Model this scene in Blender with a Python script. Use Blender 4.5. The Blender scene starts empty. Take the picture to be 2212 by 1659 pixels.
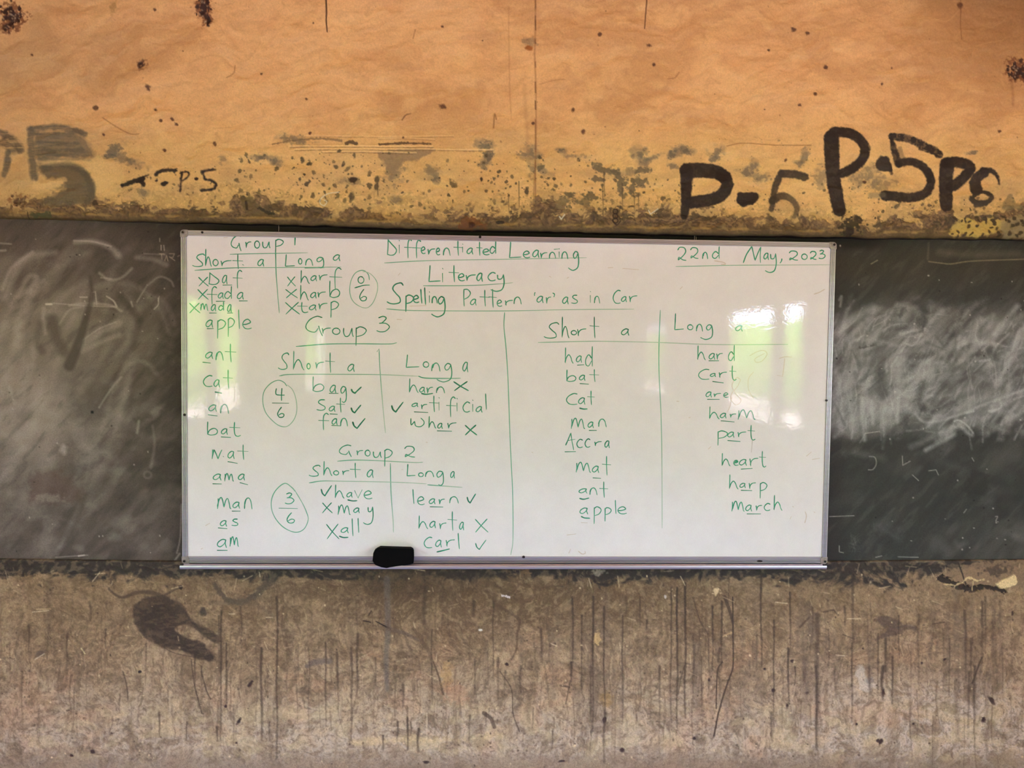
import bpy, bmesh, math
import numpy as np
from mathutils import Vector, Matrix

# ------------------------------------------------------------------ camera, world, light, exposure
SC = bpy.context.scene
COL = SC.collection
FPX, CX, CY = 1661.0, 1106.0, 829.5
RC = np.array([[0.99896943, -0.0124291, -0.04365319],
               [0.01064857, 0.99911114, -0.04078646],
               [0.04412133, 0.04027958, 0.99821384]])
Z0 = 1.572                                   # height of the board centre above the floor
CAM = np.array([-0.12761906, -2.82771375, Z0 + 0.17799543])

def cv2w(a):
    return Vector((a[0], a[2], -a[1]))
cam_d = bpy.data.cameras.new('camera')
cam_d.sensor_fit = 'HORIZONTAL'; cam_d.sensor_width = 36.0
cam_d.lens = 36.0 * FPX / 2212.0
cam_d.clip_start = 0.05
cam = bpy.data.objects.new('camera', cam_d); COL.objects.link(cam)
rx, ry, rz = cv2w(RC[0]), -cv2w(RC[1]), -cv2w(RC[2])
m3 = Matrix((rx, ry, rz)).transposed()
cam.matrix_world = Matrix.Translation(Vector(CAM)) @ m3.to_4x4()
SC.camera = cam

SC.view_settings.view_transform = 'Standard'
SC.view_settings.look = 'None'
SC.view_settings.gamma = 1.0
SC.view_settings.use_curve_mapping = False
SC.view_settings.exposure = 1.34
SKY = 6.0

world = bpy.data.worlds.new('sky'); SC.world = world; world.use_nodes = True
nt = world.node_tree; nt.nodes.clear()
wo = nt.nodes.new('ShaderNodeOutputWorld'); bg = nt.nodes.new('ShaderNodeBackground')
geo = nt.nodes.new('ShaderNodeTexCoord'); sep = nt.nodes.new('ShaderNodeSeparateXYZ')
rmp = nt.nodes.new('ShaderNodeValToRGB')
rmp.color_ramp.elements[0].position = 0.0; rmp.color_ramp.elements[0].color = (0.865, 0.94, 1.18, 1)
rmp.color_ramp.elements[1].position = 0.9; rmp.color_ramp.elements[1].color = (0.60, 0.785, 1.23, 1)
nt.links.new(geo.outputs['Generated'], sep.inputs[0]); nt.links.new(sep.outputs['Z'], rmp.inputs[0])
nt.links.new(rmp.outputs[0], bg.inputs[0]); bg.inputs[1].default_value = SKY
nt.links.new(bg.outputs[0], wo.inputs[0])

sun_d = bpy.data.lights.new('sun', 'SUN'); sun_d.energy = 13.0; sun_d.angle = 0.03; sun_d.color = (1.0, 0.965, 0.98)
sun = bpy.data.objects.new('sun', sun_d); COL.objects.link(sun)
sun.rotation_euler = (math.radians(14), math.radians(20), 0); sun.location = (0, -6, 9)

SC.cycles.max_bounces = 10
SC.cycles.diffuse_bounces = 6
SC.cycles.use_denoising = True
SC.cycles.sample_clamp_indirect = 8.0

# ------------------------------------------------------------------ helpers
def P(u, v, Y):
    """photo pixel -> point (x, z) on the plane y = Y; arrays allowed"""
    a = (np.asarray(u, float) - CX) / FPX; b = (np.asarray(v, float) - CY) / FPX
    dx = RC[0, 0] * a + RC[1, 0] * b + RC[2, 0]
    dy = RC[0, 1] * a + RC[1, 1] * b + RC[2, 1]
    dz = RC[0, 2] * a + RC[1, 2] * b + RC[2, 2]
    t = (Y - CAM[1]) / dz
    return CAM[0] + t * dx, CAM[2] - t * dy

def lin(c):
    c = np.asarray(c, float)
    return np.where(c <= 0.04045, c / 12.92, ((np.clip(c, 0, 1) + 0.055) / 1.055) ** 2.4)

def C8(r, g, b):
    return np.array([r, g, b]) / 255.0

_rs = np.random.RandomState(7)
_LAT = _rs.rand(256, 256)
def vnoise(x, y, seed=0):
    x = np.asarray(x) + seed * 17.37; y = np.asarray(y) + seed * 9.71
    xi = np.floor(x).astype(int); yi = np.floor(y).astype(int)
    fx = x - xi; fy = y - yi
    fx = fx * fx * (3 - 2 * fx); fy = fy * fy * (3 - 2 * fy)
    a = _LAT[yi & 255, xi & 255]; b = _LAT[yi & 255, (xi + 1) & 255]
    c = _LAT[(yi + 1) & 255, xi & 255]; d = _LAT[(yi + 1) & 255, (xi + 1) & 255]
    return (a * (1 - fx) + b * fx) * (1 - fy) + (c * (1 - fx) + d * fx) * fy
def fbm(x, y, seed=0, octv=4):
    s = 0; a = 0.5; n = 0
    for k in range(octv):
        s = s + a * vnoise(x * 2 ** k, y * 2 ** k, seed + 3 * k); n += a; a *= 0.5
    return s / n
def sst(x, a, b):
    t = np.clip((x - a) / (b - a), 0, 1)
    return t * t * (3 - 2 * t)

def catmull(pts, n=6):
    pts = [np.array(p, float) for p in pts]
    if len(pts) < 3: return pts
    out = []
    for i in range(len(pts) - 1):
        p1, p2 = pts[i], pts[i + 1]
        p0 = pts[i - 1] if i > 0 else p1 + (p1 - p2)
        p3 = pts[i + 2] if i + 2 < len(pts) else p2 + (p2 - p1)
        for k in range(n):
            t = k / n
            out.append(0.5 * ((2 * p1) + (-p0 + p2) * t + (2 * p0 - 5 * p1 + 4 * p2 - p3) * t * t + (-p0 + 3 * p1 - 3 * p2 + p3) * t ** 3))
    out.append(pts[-1])
    return out

class Canvas:
    """stains, paint and chalk as a colour attribute of a dense plaster mesh"""
    def __init__(s, us, vs):
        s.us, s.vs = us, vs
        s.U, s.V = np.meshgrid(us, vs)
        s.col = np.zeros(s.U.shape + (3,)); s.h = np.zeros(s.U.shape)
    def win(s, u0, u1, v0, v1):
        return (slice(np.searchsorted(s.vs, v0), np.searchsorted(s.vs, v1)),
                slice(np.searchsorted(s.us, u0), np.searchsorted(s.us, u1)))
    def mix(s, w, m, c, h=0.0):
        m = np.clip(m, 0, 1)
        s.col[w] = s.col[w] * (1 - m[..., None]) + np.asarray(c) * m[..., None]
        if h: s.h[w] += h * m
    def stroke(s, pts, wd, c, a=1.0, soft=1.5, rough=0.0, rs=0.12, smooth=True, h=0.0, dry=0.0, seed=1, sx=1.0, sy=1.0):
        if smooth: pts = catmull(pts, 5)
        pts = np.array(pts, float)
        w0, w1 = wd if isinstance(wd, tuple) else (wd, wd)
        a0, a1 = a if isinstance(a, tuple) else (a, a)
        pad = max(w0, w1) / 2 + soft + rough + 2
        w = s.win(pts[:, 0].min() - pad, pts[:, 0].max() + pad, pts[:, 1].min() - pad, pts[:, 1].max() + pad)
        X, Y = s.U[w], s.V[w]
        if X.size == 0: return
        best = np.full(X.shape, 1e9); tb = np.zeros(X.shape); n = len(pts) - 1
        for i in range(n):
            p, q = pts[i], pts[i + 1]; d = q - p; L = max((d ** 2).sum(), 1e-9)
            t = np.clip(((X - p[0]) * d[0] + (Y - p[1]) * d[1]) / L, 0, 1)
            tt = (i + t) / n
            dd = np.hypot(X - p[0] - t * d[0], Y - p[1] - t * d[1]) - (w0 + (w1 - w0) * tt) / 2
            u = dd < best; best = np.where(u, dd, best); tb = np.where(u, tt, tb)
        if rough: best = best + rough * (fbm(X * rs * 2, Y * rs * 2, seed, 3) - 0.5) * 3
        m = np.clip(0.5 - best / soft, 0, 1) * (a0 + (a1 - a0) * tb)
        if dry: m = m * (1 - dry * sst(vnoise(X * 0.12 * sx, Y * 0.12 * sy, seed + 5) * .6 + vnoise(X * .35 * sx, Y * .35 * sy, seed + 9) * .4, .42, .72))
        s.mix(w, m, c, h)
    def poly(s, pts, c, a=1.0, soft=2.0, rough=0.0, rs=0.1, h=0.0, seed=2, dry=0.0):
        pts = np.array(catmull(list(pts) + [pts[0]], 4), float)
        pad = soft + rough + 2
        w = s.win(pts[:, 0].min() - pad, pts[:, 0].max() + pad, pts[:, 1].min() - pad, pts[:, 1].max() + pad)
        X, Y = s.U[w], s.V[w]
        if X.size == 0: return
        best = np.full(X.shape, 1e9); ins = np.zeros(X.shape, bool)
        for i in range(len(pts) - 1):
            p, q = pts[i], pts[i + 1]; d = q - p; L = max((d ** 2).sum(), 1e-9)
            t = np.clip(((X - p[0]) * d[0] + (Y - p[1]) * d[1]) / L, 0, 1)
            best = np.minimum(best, np.hypot(X - p[0] - t * d[0], Y - p[1] - t * d[1]))
            if abs(d[1]) > 1e-9:
                cr = ((p[1] > Y) != (q[1] > Y)) & (X < d[0] * (Y - p[1]) / d[1] + p[0]); ins ^= cr
        sd = np.where(ins, -best, best)
        if rough: sd = sd + rough * (fbm(X * rs, Y * rs, seed, 3) - 0.5) * 2.4
        m = np.clip(0.5 - sd / soft, 0, 1) * a
        if dry: m = m * (1 - dry * sst(fbm(X * 0.08, Y * 0.2, seed + 4, 3), .4, .65))
        s.mix(w, m, c, h)
    def blob(s, x, y, rx, ry, c, a=1.0, soft=0.5, rough=0.3, ang=0.0, rs=0.15, h=0.0, seed=3):
        R = max(rx, ry) * 1.8 + 3
        w = s.win(x - R, x + R, y - R, y + R); X, Y = s.U[w] - x, s.V[w] - y
        if X.size == 0: return
        ca, sa = math.cos(ang), math.sin(ang)
        r = np.hypot((X * ca + Y * sa) / rx, (-X * sa + Y * ca) / ry)
        if rough: r = r + rough * (fbm((X + x) * rs, (Y + y) * rs * 1.2, seed, 4) - 0.5) * 3.2
        s.mix(w, np.clip((1 - r) / soft + 0.5, 0, 1) * a, c, h)

def set_props(o, label=None, cat=None, group=None, kind=None):
    if label: o['label'] = label
    if cat: o['category'] = cat
    if group: o['group'] = group
    if kind: o['kind'] = kind
    return o

def mesh_obj(name, V, F, mat, parent=None, smooth=False, colors=None, attr='paint'):
    me = bpy.data.meshes.new(name)
    V = np.asarray(V, np.float32)
    me.vertices.add(len(V)); me.vertices.foreach_set('co', V.ravel())
    if isinstance(F, np.ndarray):
        k = F.shape[1]; nf = len(F)
        me.loops.add(nf * k); me.loops.foreach_set('vertex_index', F.ravel().astype(np.int32))
        me.polygons.add(nf); me.polygons.foreach_set('loop_start', np.arange(0, nf * k, k, dtype=np.int32))
        try: me.polygons.foreach_set('loop_total', np.full(nf, k, np.int32))
        except Exception: pass
    else:
        flat = [i for f in F for i in f]; st = np.cumsum([0] + [len(f) for f in F[:-1]])
        me.loops.add(len(flat)); me.loops.foreach_set('vertex_index', np.array(flat, np.int32))
        me.polygons.add(len(F)); me.polygons.foreach_set('loop_start', np.array(st, np.int32))
    me.update(calc_edges=True); me.validate()
    if smooth: me.polygons.foreach_set('use_smooth', np.ones(len(me.polygons), bool))
    if colors is not None:
        ca = me.color_attributes.new(attr, 'FLOAT_COLOR', 'POINT')
        cc = np.ones((len(V), 4), np.float32); cc[:, :3] = colors
        ca.data.foreach_set('color', cc.ravel())
    me.materials.append(mat)
    o = bpy.data.objects.new(name, me); COL.objects.link(o)
    if parent is not None:
        o.parent = parent; o.matrix_parent_inverse = Matrix.Translation(-parent.location)
    return o

def grid_faces(nr, nc):
    i = np.arange(nr - 1)[:, None] * nc + np.arange(nc - 1)[None, :]
    i = i.ravel()
    return np.stack([i, i + nc, i + nc + 1, i + 1], 1)     # faces towards -y

def bm_obj(name, bm, mat, parent=None, smooth=False, bevel=0, seg=2):
    if bevel:
        bmesh.ops.bevel(bm, geom=bm.edges[:], offset=bevel, segments=seg, affect='EDGES', profile=0.6)
    bmesh.ops.recalc_face_normals(bm, faces=bm.faces[:])
    me = bpy.data.meshes.new(name); bm.to_mesh(me); bm.free()
    if smooth: me.polygons.foreach_set('use_smooth', [True] * len(me.polygons))
    me.materials.append(mat)
    o = bpy.data.objects.new(name, me); COL.objects.link(o)
    if parent is not None:
        o.parent = parent; o.matrix_parent_inverse = Matrix.Translation(-parent.location)
    return o

def bm_box(bm, x0, x1, y0, y1, z0, z1):
    v = [bm.verts.new((x, y, z)) for z in (z0, z1) for y in (y0, y1) for x in (x0, x1)]
    for f in ((0, 1, 3, 2), (4, 6, 7, 5), (0, 4, 5, 1), (2, 3, 7, 6), (0, 2, 6, 4), (1, 5, 7, 3)):
        bm.faces.new([v[i] for i in f])

def box(name, x0, x1, y0, y1, z0, z1, mat, parent=None, bevel=0):
    bm = bmesh.new(); bm_box(bm, x0, x1, y0, y1, z0, z1)
    return bm_obj(name, bm, mat, parent, bevel=bevel)

# ------------------------------------------------------------------ materials
def nmat(name):
    m = bpy.data.materials.new(name); m.use_nodes = True
    b = m.node_tree.nodes['Principled BSDF']
    return m, m.node_tree, b
def noise_node(t, scale, detail=4, rough=0.6, mapping=(1, 1, 1)):
    tc = t.nodes.new('ShaderNodeTexCoord'); mp = t.nodes.new('ShaderNodeMapping'); mp.inputs['Scale'].default_value = mapping
    n = t.nodes.new('ShaderNodeTexNoise'); n.inputs['Scale'].default_value = scale
    n.inputs['Detail'].default_value = detail; n.inputs['Roughness'].default_value = rough
    t.links.new(tc.outputs['Object'], mp.inputs[0]); t.links.new(mp.outputs[0], n.inputs['Vector'])
    return n
def mul_noise(t, src, n, lo, hi):
    """src colour multiplied by a grey factor between lo and hi following noise n"""
    mr = t.nodes.new('ShaderNodeMapRange'); mr.inputs['From Min'].default_value = 0.3; mr.inputs['From Max'].default_value = 0.7
    mr.inputs['To Min'].default_value = lo; mr.inputs['To Max'].default_value = hi
    t.links.new(n.outputs['Fac'], mr.inputs['Value'])
    mx = t.nodes.new('ShaderNodeVectorMath'); mx.operation = 'SCALE'
    t.links.new(src, mx.inputs[0]); t.links.new(mr.outputs[0], mx.inputs['Scale'])
    return mx.outputs[0]
def bump(t, b, n, strength, dist):
    bp = t.nodes.new('ShaderNodeBump'); bp.inputs['Strength'].default_value = strength; bp.inputs['Distance'].default_value = dist
    t.links.new(n.outputs['Fac'], bp.inputs['Height']); t.links.new(bp.outputs[0], b.inputs['Normal'])

def painted(name, rough, fine, lo, hi, bs, bd, spec=0.3):
    m, t, b = nmat(name)
    at = t.nodes.new('ShaderNodeAttribute'); at.attribute_name = 'paint'
    n = noise_node(t, fine, 3, 0.7)
    out = mul_noise(t, at.outputs['Color'], n, lo, hi)
    n3 = noise_node(t, fine * 3.1, 2, 0.7)
    out = mul_noise(t, out, n3, lo + .03, hi - .03)
    t.links.new(out, b.inputs['Base Color'])
    b.inputs['Roughness'].default_value = rough; b.inputs['Specular IOR Level'].default_value = spec
    n2 = noise_node(t, fine * 0.6, 6, 0.65)
    bump(t, b, n2, bs, bd)
    return m
M_UP = painted('orange_plaster_paint', 0.62, 160, 0.90, 1.10, 0.35, 0.004)
M_LOW = painted('worn_brown_plaster', 0.6, 150, 0.80, 1.22, 0.5, 0.004)
M_CHALK = painted('blackboard_paint', 0.6, 190, 0.84, 1.18, 0.25, 0.002, 0.25)

def plain(name, col, rough=0.7, metal=0.0, nz=None, spec=0.5):
    m, t, b = nmat(name)
    c = lin(np.array(col) / 255.0)
    b.inputs['Base Color'].default_value = (*c, 1); b.inputs['Roughness'].default_value = rough
    b.inputs['Metallic'].default_value = metal; b.inputs['Specular IOR Level'].default_value = spec
    if nz:
        sc, lo, hi, mp, bd = nz
        n = noise_node(t, sc, 5, 0.65, mp)
        rgb = t.nodes.new('ShaderNodeRGB'); rgb.outputs[0].default_value = (*c, 1)
        t.links.new(mul_noise(t, rgb.outputs[0], n, lo, hi), b.inputs['Base Color'])
        if bd: bump(t, b, n, 0.5, bd)
    return m
M_ORANGE = plain('orange_wall_paint', (218, 182, 140), 0.8, nz=(2.5, .85, 1.1, (1, 1, 1), 0.004))
M_BROWN = plain('brown_dado_paint', (150, 144, 140), 0.8, nz=(3, .75, 1.2, (1, 1, 1), 0.004))
M_CEMENT = plain('cement_floor', (182, 189, 220), 0.75, nz=(4, .75, 1.15, (1, 1, 1), 0.003))
M_WOODC = plain('ceiling_board_paint', (232, 192, 142), 0.8, nz=(6, .85, 1.1, (1, 8, 1), 0.002))
M_TIMBER = plain('dark_timber', (92, 52, 28), 0.7, nz=(14, .6, 1.25, (.2, 4, 4), 0.002))
M_ALU = plain('brushed_aluminium', (176, 175, 186), 0.36, 0.8, nz=(60, .88, 1.08, (.02, 1, 1), 0.0))
M_PLAST = plain('grey_corner_plastic', (150, 145, 142), 0.3, 0.2, nz=(120, .7, 1.2, (1, 1, 1), 0.0006))
M_BLACK = plain('black_plastic', (6, 6, 6), 0.75, nz=(80, .8, 1.2, (1, 1, 1), 0.0003), spec=0.08)
M_FELT = plain('black_felt', (9, 8, 8), 0.95, nz=(400, .6, 1.4, (1, 1, 1), 0.0006), spec=0.05)
M_DARK = plain('dark_screw', (18, 14, 12), 0.5, 0.3, nz=(200, .7, 1.3, (1, 1, 1), 0))
M_WIRE = plain('pale_hanging_wire', (190, 176, 155), 0.4, 0.3, nz=(200, .8, 1.1, (1, 1, 1), 0))
M_LEAF = plain('sunlit_leaves', (190, 232, 92), 0.6, nz=(2, .7, 1.25, (1, 1, 1), 0.05))
M_BARK = plain('tree_bark', (96, 78, 60), 0.9, nz=(8, .7, 1.2, (1, 1, .2), 0.01))
M_EARTH = plain('pale_red_earth', (205, 178, 162), 0.9, nz=(1.5, .85, 1.1, (1, 1, 1), 0.02))

# whiteboard enamel: slightly wavy gloss, faint grey wiping smudges
M_WB, t, b = nmat('whiteboard_enamel')
rgb = t.nodes.new('ShaderNodeRGB'); rgb.outputs[0].default_value = (0.745, 0.77, 0.80, 1)
n1 = noise_node(t, 7, 4, 0.7, (1, 1, 1)); o1 = mul_noise(t, rgb.outputs[0], n1, 0.955, 1.03)
n1b = noise_node(t, 260, 2, 0.7, (1, 1, 1)); o1 = mul_noise(t, o1, n1b, 0.97, 1.03)
t.links.new(o1, b.inputs['Base Color'])
b.inputs['Roughness'].default_value = 0.03; b.inputs['IOR'].default_value = 1.52
nb = noise_node(t, 85, 2, 0.5, (1, 1, 1)); bump(t, b, nb, 0.17, 0.0005)

M_INK, t, b = nmat('green_marker_ink')
at = t.nodes.new('ShaderNodeAttribute'); at.attribute_name = 'paint'
nn = noise_node(t, 300, 2, 0.6); t.links.new(mul_noise(t, at.outputs['Color'], nn, 0.93, 1.07), b.inputs['Base Color'])
b.inputs['Roughness'].default_value = 0.05; b.inputs['IOR'].default_value = 1.5
nb = noise_node(t, 85, 2, 0.5, (1, 1, 1)); bump(t, b, nb, 0.17, 0.0005)

# ------------------------------------------------------------------ front wall
wall = bpy.data.objects.new('wall_back', None); COL.objects.link(wall); wall.location = (0, 0.05, 0)
set_props(wall, kind='structure', label='orange and brown plastered classroom wall around the painted blackboard', cat='wall')
rng = np.random.RandomState(11)
XW = 3.2

def cols(step, dense=((-20, 2232),), u0=-800, u1=3060, coarse=22):
    out = []; u = u0
    for a, b_ in dense:
        out += list(np.arange(u, a, coarse)); out += list(np.arange(a, b_, step)); u = b_
    out += list(np.arange(u, u1, coarse))
    return np.array(out)

def edge_v(u):   # lower edge of the orange band in photo pixels
    return np.interp(u, [-800, 0, 150, 370, 560, 740, 1010, 1250, 1480, 1800, 2000, 2212, 3060],
                     [440, 468, 472, 478, 483, 489, 498, 502, 507, 513, 516, 518, 530])

# ---- upper orange band
K_UP = np.array([1.03, 1.28, 1.32])
vs = np.concatenate([np.arange(-120, -10, 10), np.arange(-10, 250, 2.0), np.arange(250, 532, 1.35)])
cv = Canvas(cols(1.4), vs); U, V = cv.U, cv.V
E = edge_v(U) + 3.0 * (fbm(U * .03, U * 0, 5, 3) - .5) * 2
peach = C8(209, 152, 98); yel = C8(214, 168, 102); dk = C8(186, 132, 82)
WU = U + 70 * (fbm(U * .008, V * .01, 91) - .5) + 22 * (fbm(U * .03, V * .04, 92) - .5); WV = V + 60 * (fbm(U * .008, V * .01, 93) - .5) + 20 * (fbm(U * .03, V * .04, 94) - .5) + U * .12
f1 = fbm(WU * .005, WV * .009, 1); f2 = fbm(WU * .016, WV * .026, 2); f3 = fbm(WU * .04, WV * .11, 3)
cv.col[:] = peach
cv.mix(np.s_[:], sst(f1, .45, .6) * .6, dk); cv.mix(np.s_[:], (1 - sst(f1, .34, .46)) * .35, C8(222, 170, 112))
cv.mix(np.s_[:], sst(f2, .5, .72) * .5, C8(222, 168, 108))
cv.mix(np.s_[:], sst(V, 230, 360) * (.55 + .6 * (f2 - .3)), yel)
cv.mix(np.s_[:], sst(f3, .5, .72) * .2, C8(174, 124, 80)); cv.mix(np.s_[:], (1 - sst(f3, .3, .45)) * .16, C8(226, 176, 120)); cv.mix(np.s_[:], sst(fbm(WU * .1, WV * .2, 7), .56, .75) * .12, C8(160, 112, 70))
cv.mix(np.s_[:], sst(V, 280, 420) * sst(fbm(U * .012, V * .03, 8), .52, .75) * .3, C8(150, 118, 80))
cv.mix(np.s_[:], (1 - sst(U, 60, 420)) * sst(f1 + .3 * f2, .45, .8) * .35, C8(168, 136, 96))
cv.mix(np.s_[:], sst(U, 1800, 2250) * (1 - sst(V, 40, 300)) * .85, C8(146, 98, 58))  # corner shade near the ceiling, painted into the plaster colour
# trowel undulations and relief
cv.h += (fbm(WU * .011, WV * .02, 21, 3) - .5) * 0.022
cv.h += (fbm(WU * .03, WV * .075, 22, 3) - .5) * 0.0032
rid = 1 - np.abs(fbm(WU * .02, WV * .05, 25, 3) - .5) * 12
cv.h += np.clip(rid, 0, 1) * 0.0007
cv.mix(np.s_[:], np.clip(rid, 0, 1) * .08 * sst(f1, .4, .6), C8(226, 176, 120))
cv.h += (fbm(U * .2, V * .2, 23, 2) - .5) * 0.0007
for i in range(36):   # trowel arcs
    x, y = rng.uniform(0, 2212), rng.uniform(20, 320); L = rng.uniform(30, 120); sgn = rng.choice([-1, 1])
    cv.stroke([(x, y), (x + L * .5, y + sgn * rng.uniform(2, 14)), (x + L, y - rng.uniform(0, 26))], (2.5, 1), C8(168, 116, 70), .22, soft=2.5, h=-0.0012)
    cv.stroke([(x, y + 3), (x + L * .5, y + 3 + sgn * rng.uniform(2, 14)), (x + L, y + 3 - rng.uniform(0, 26))], 2, C8(228, 176, 116), .2, soft=2.5, h=0.001)
# grey smudges
G = C8(112, 98, 80); GD = C8(74, 64, 48)
for x, y, a_, b_, an, al in [(1045, 318, 20, 10, .2, .6), (1052, 340, 12, 20, 0, .75), (1044, 360, 10, 8, 0, .5), (935, 375, 16, 16, 0, .45), (940, 392, 9, 8, 0, .5),
        (1145, 335, 22, 14, .2, .55), (1150, 365, 10, 22, 0, .35), (1168, 372, 22, 9, .4, .4), (1210, 328, 10, 5, 0, .7), (1240, 340, 24, 6, .1, .4),
        (1375, 335, 14, 14, .5, .55), (1392, 350, 12, 20, .2, .45), (1360, 372, 16, 8, 0, .35), (1405, 345, 20, 6, -.4, .45), (1450, 335, 10, 12, -.7, .75), (1468, 326, 14, 9, 0, .6), (1482, 330, 12, 8, 0, .55), (1452, 362, 9, 6, 0, .5),
        (1545, 335, 14, 12, -.8, .55), (1537, 345, 9, 7, 0, .6), (1625, 362, 10, 12, 0, .55), (1612, 378, 18, 9, .3, .6), (1640, 388, 14, 8, -.2, .5), (1730, 345, 8, 18, .3, .45), (1722, 358, 9, 7, 0, .5),
        (1143, 97, 14, 9, 0, .35), (240, 322, 22, 12, -.5, .65), (262, 340, 22, 10, .3, .45), (290, 352, 28, 8, .4, .3), (232, 334, 14, 5, 0, .55), (585, 345, 22, 9, .2, .55), (560, 341, 14, 6, 0, .5), (600, 355, 12, 8, .2, .4), (482, 345, 8, 10, 0, .3),
        (640, 305, 30, 9, .2, .5), (760, 395, 24, 8, .1, .3), (850, 375, 20, 30, .2, .45), (860, 435, 14, 7, .3, .5), (306, 414, 10, 12, 0, .5), (1860, 385, 30, 20, -.2, .4), (1895, 400, 30, 14, 0, .35), (2092, 334, 10, 4, 0, .6), (1765, 388, 14, 24, .2, .35)]:
    cv.blob(x, y, a_ * .95, b_ * .95, G * .88, al * .75, soft=.9, rough=.8, ang=an, rs=.07, seed=int(x) % 17); cv.blob(x, y, a_ * .75, b_ * .75, G * .78, al * .8, soft=.35, rough=1.3, ang=an, rs=.13, seed=int(x) % 19)
# old trowel mark with a triangular grey patch and pale ridges
cv.poly([(815, 330), (937, 323), (905, 347), (868, 358), (846, 392), (838, 370)], C8(140, 110, 78), .85, soft=5, rough=5)
cv.stroke([(590, 313), (640, 306), (690, 303), (740, 308)], (3, 5), C8(110, 84, 56), .65, rough=1.5)
for y0, x0, x1 in ((318, 628, 935), (325, 640, 1065), (331, 700, 900), (296, 660, 980), (302, 820, 940)):
    p = [(x0, y0), ((x0 + x1) / 2, y0 + rng.uniform(-2, 2)), (x1, y0 + rng.uniform(-1, 3))]
    cv.stroke(p, 3.0, C8(232, 186, 124), .75 if y0 > 310 else .4, soft=2, h=0.0025, rough=.8)
    cv.stroke([(a, b + 3.2) for a, b in p], 1.6, C8(110, 76, 44), .55 if y0 > 310 else .3, soft=1.6, h=-0.0015, rough=.8)
cv.stroke([(750, 314), (760, 311), (773, 315)], 7, C8(70, 50, 30), .8, rough=1.5)
cv.stroke([(822, 316), (870, 313), (932, 314)], 4.5, C8(84, 58, 36), .85, rough=1.5)
cv.stroke([(1565, 320), (1600, 313), (1660, 316), (1745, 318)], 1.8, C8(130, 86, 46), .7, soft=1.6, h=-.001)
# vertical joint line near the middle and other cracks
cr = C8(126, 80, 44)
cv.stroke([(1155, -10), (1156, 60), (1154, 120), (1157, 200), (1157, 320), (1153, 400), (1152, 462)], 3.4, cr, .4, soft=2.5, h=-.0015)
for a, b_, al in ((0, 25, .6), (40, 70, .75), (92, 100, .6), (138, 150, .5), (182, 204, .7), (222, 240, .85), (262, 330, .45), (350, 450, .5)):
    cv.stroke([(1155.5, a), (1156, b_)], 2.4, C8(100, 60, 34), al, soft=1.8)
cv.stroke([(1098, 20), (1100, 180), (1104, 260)], 2.5, cr, .25, soft=3); cv.stroke([(1132, 190), (1140, 330)], 8, C8(170, 120, 76), .35, soft=6)
cv.stroke([(706, -5), (708, 30), (707, 50), (709, 73)], (3.2, 2), C8(58, 30, 16), .95, soft=1.5, h=-.002)
cv.stroke([(1395, -5), (1393, 30), (1390, 66)], (2.6, 1.8), C8(80, 42, 20), .85, soft=1.5, h=-.002)
cv.stroke([(898, 68), (893, 88)], 1.8, cr, .6); cv.stroke([(2067, 0), (2069, 90)], (3, 1.6), C8(110, 66, 36), .5); cv.blob(2066, 18, 6, 6, C8(90, 50, 26), .8)
cv.stroke([(1280, 12), (1340, -4)], 1.5, cr, .35); cv.stroke([(1165, 186), (1195, 178), (1218, 176)], 2, cr, .35)
cv.stroke([(1440, 175), (1455, 172), (1464, 160)], 2.2, cr, .5, h=.001); cv.stroke([(508, 142), (505, 158), (490, 168)], 2.4, cr, .5); cv.stroke([(215, 250), (245, 270), (278, 287), (297, 287)], 2.6, cr, .45, h=-.001)
cv.stroke([(870, 262), (878, 252), (888, 249)], (3, 2), C8(110, 70, 40), .8); cv.stroke([(1066, 280), (1068, 250), (1072, 262)], 3, cr, .6)
# rust spots and old nail patches
def rust(x, y, a_, b_, d=1.0):
    cv.blob(x, y, a_, b_, C8(112, 66, 38), .8 * d, soft=.5, rough=.9, rs=.16, seed=int(x) % 13)
    for _ in range(int(a_ * b_ / 8)):
        cv.blob(x + rng.normal(0, a_ * .45), y + rng.normal(0, b_ * .45), rng.uniform(1.5, 4), rng.uniform(2, 6), C8(52, 28, 18), .85 * d, soft=.6, rough=.6, h=-.001)
    for _ in range(int(a_ * b_ / 30)):
        cv.blob(x + rng.normal(0, a_ * .45), y + rng.normal(0, b_ * .45), 2, 2, C8(180, 150, 120), .6 * d, soft=.7)
rust(14, 26, 26, 22); rust(4, 50, 14, 12, .8); rust(440, 16, 14, 22); rust(447, 42, 7, 12); rust(2188, 156, 18, 20); rust(30, 432, 17, 15, .8); rust(303, 137, 9, 10, .6)
rust(2204, 168, 9, 9); cv.stroke([(2176, 175), (2180, 230)], 5, C8(130, 80, 44), .4, soft=5); cv.blob(1142, 110, 8, 5, C8(140, 74, 26), .85); cv.blob(240, 15, 7, 14, C8(150, 112, 62), .5, rough=.6)
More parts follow.
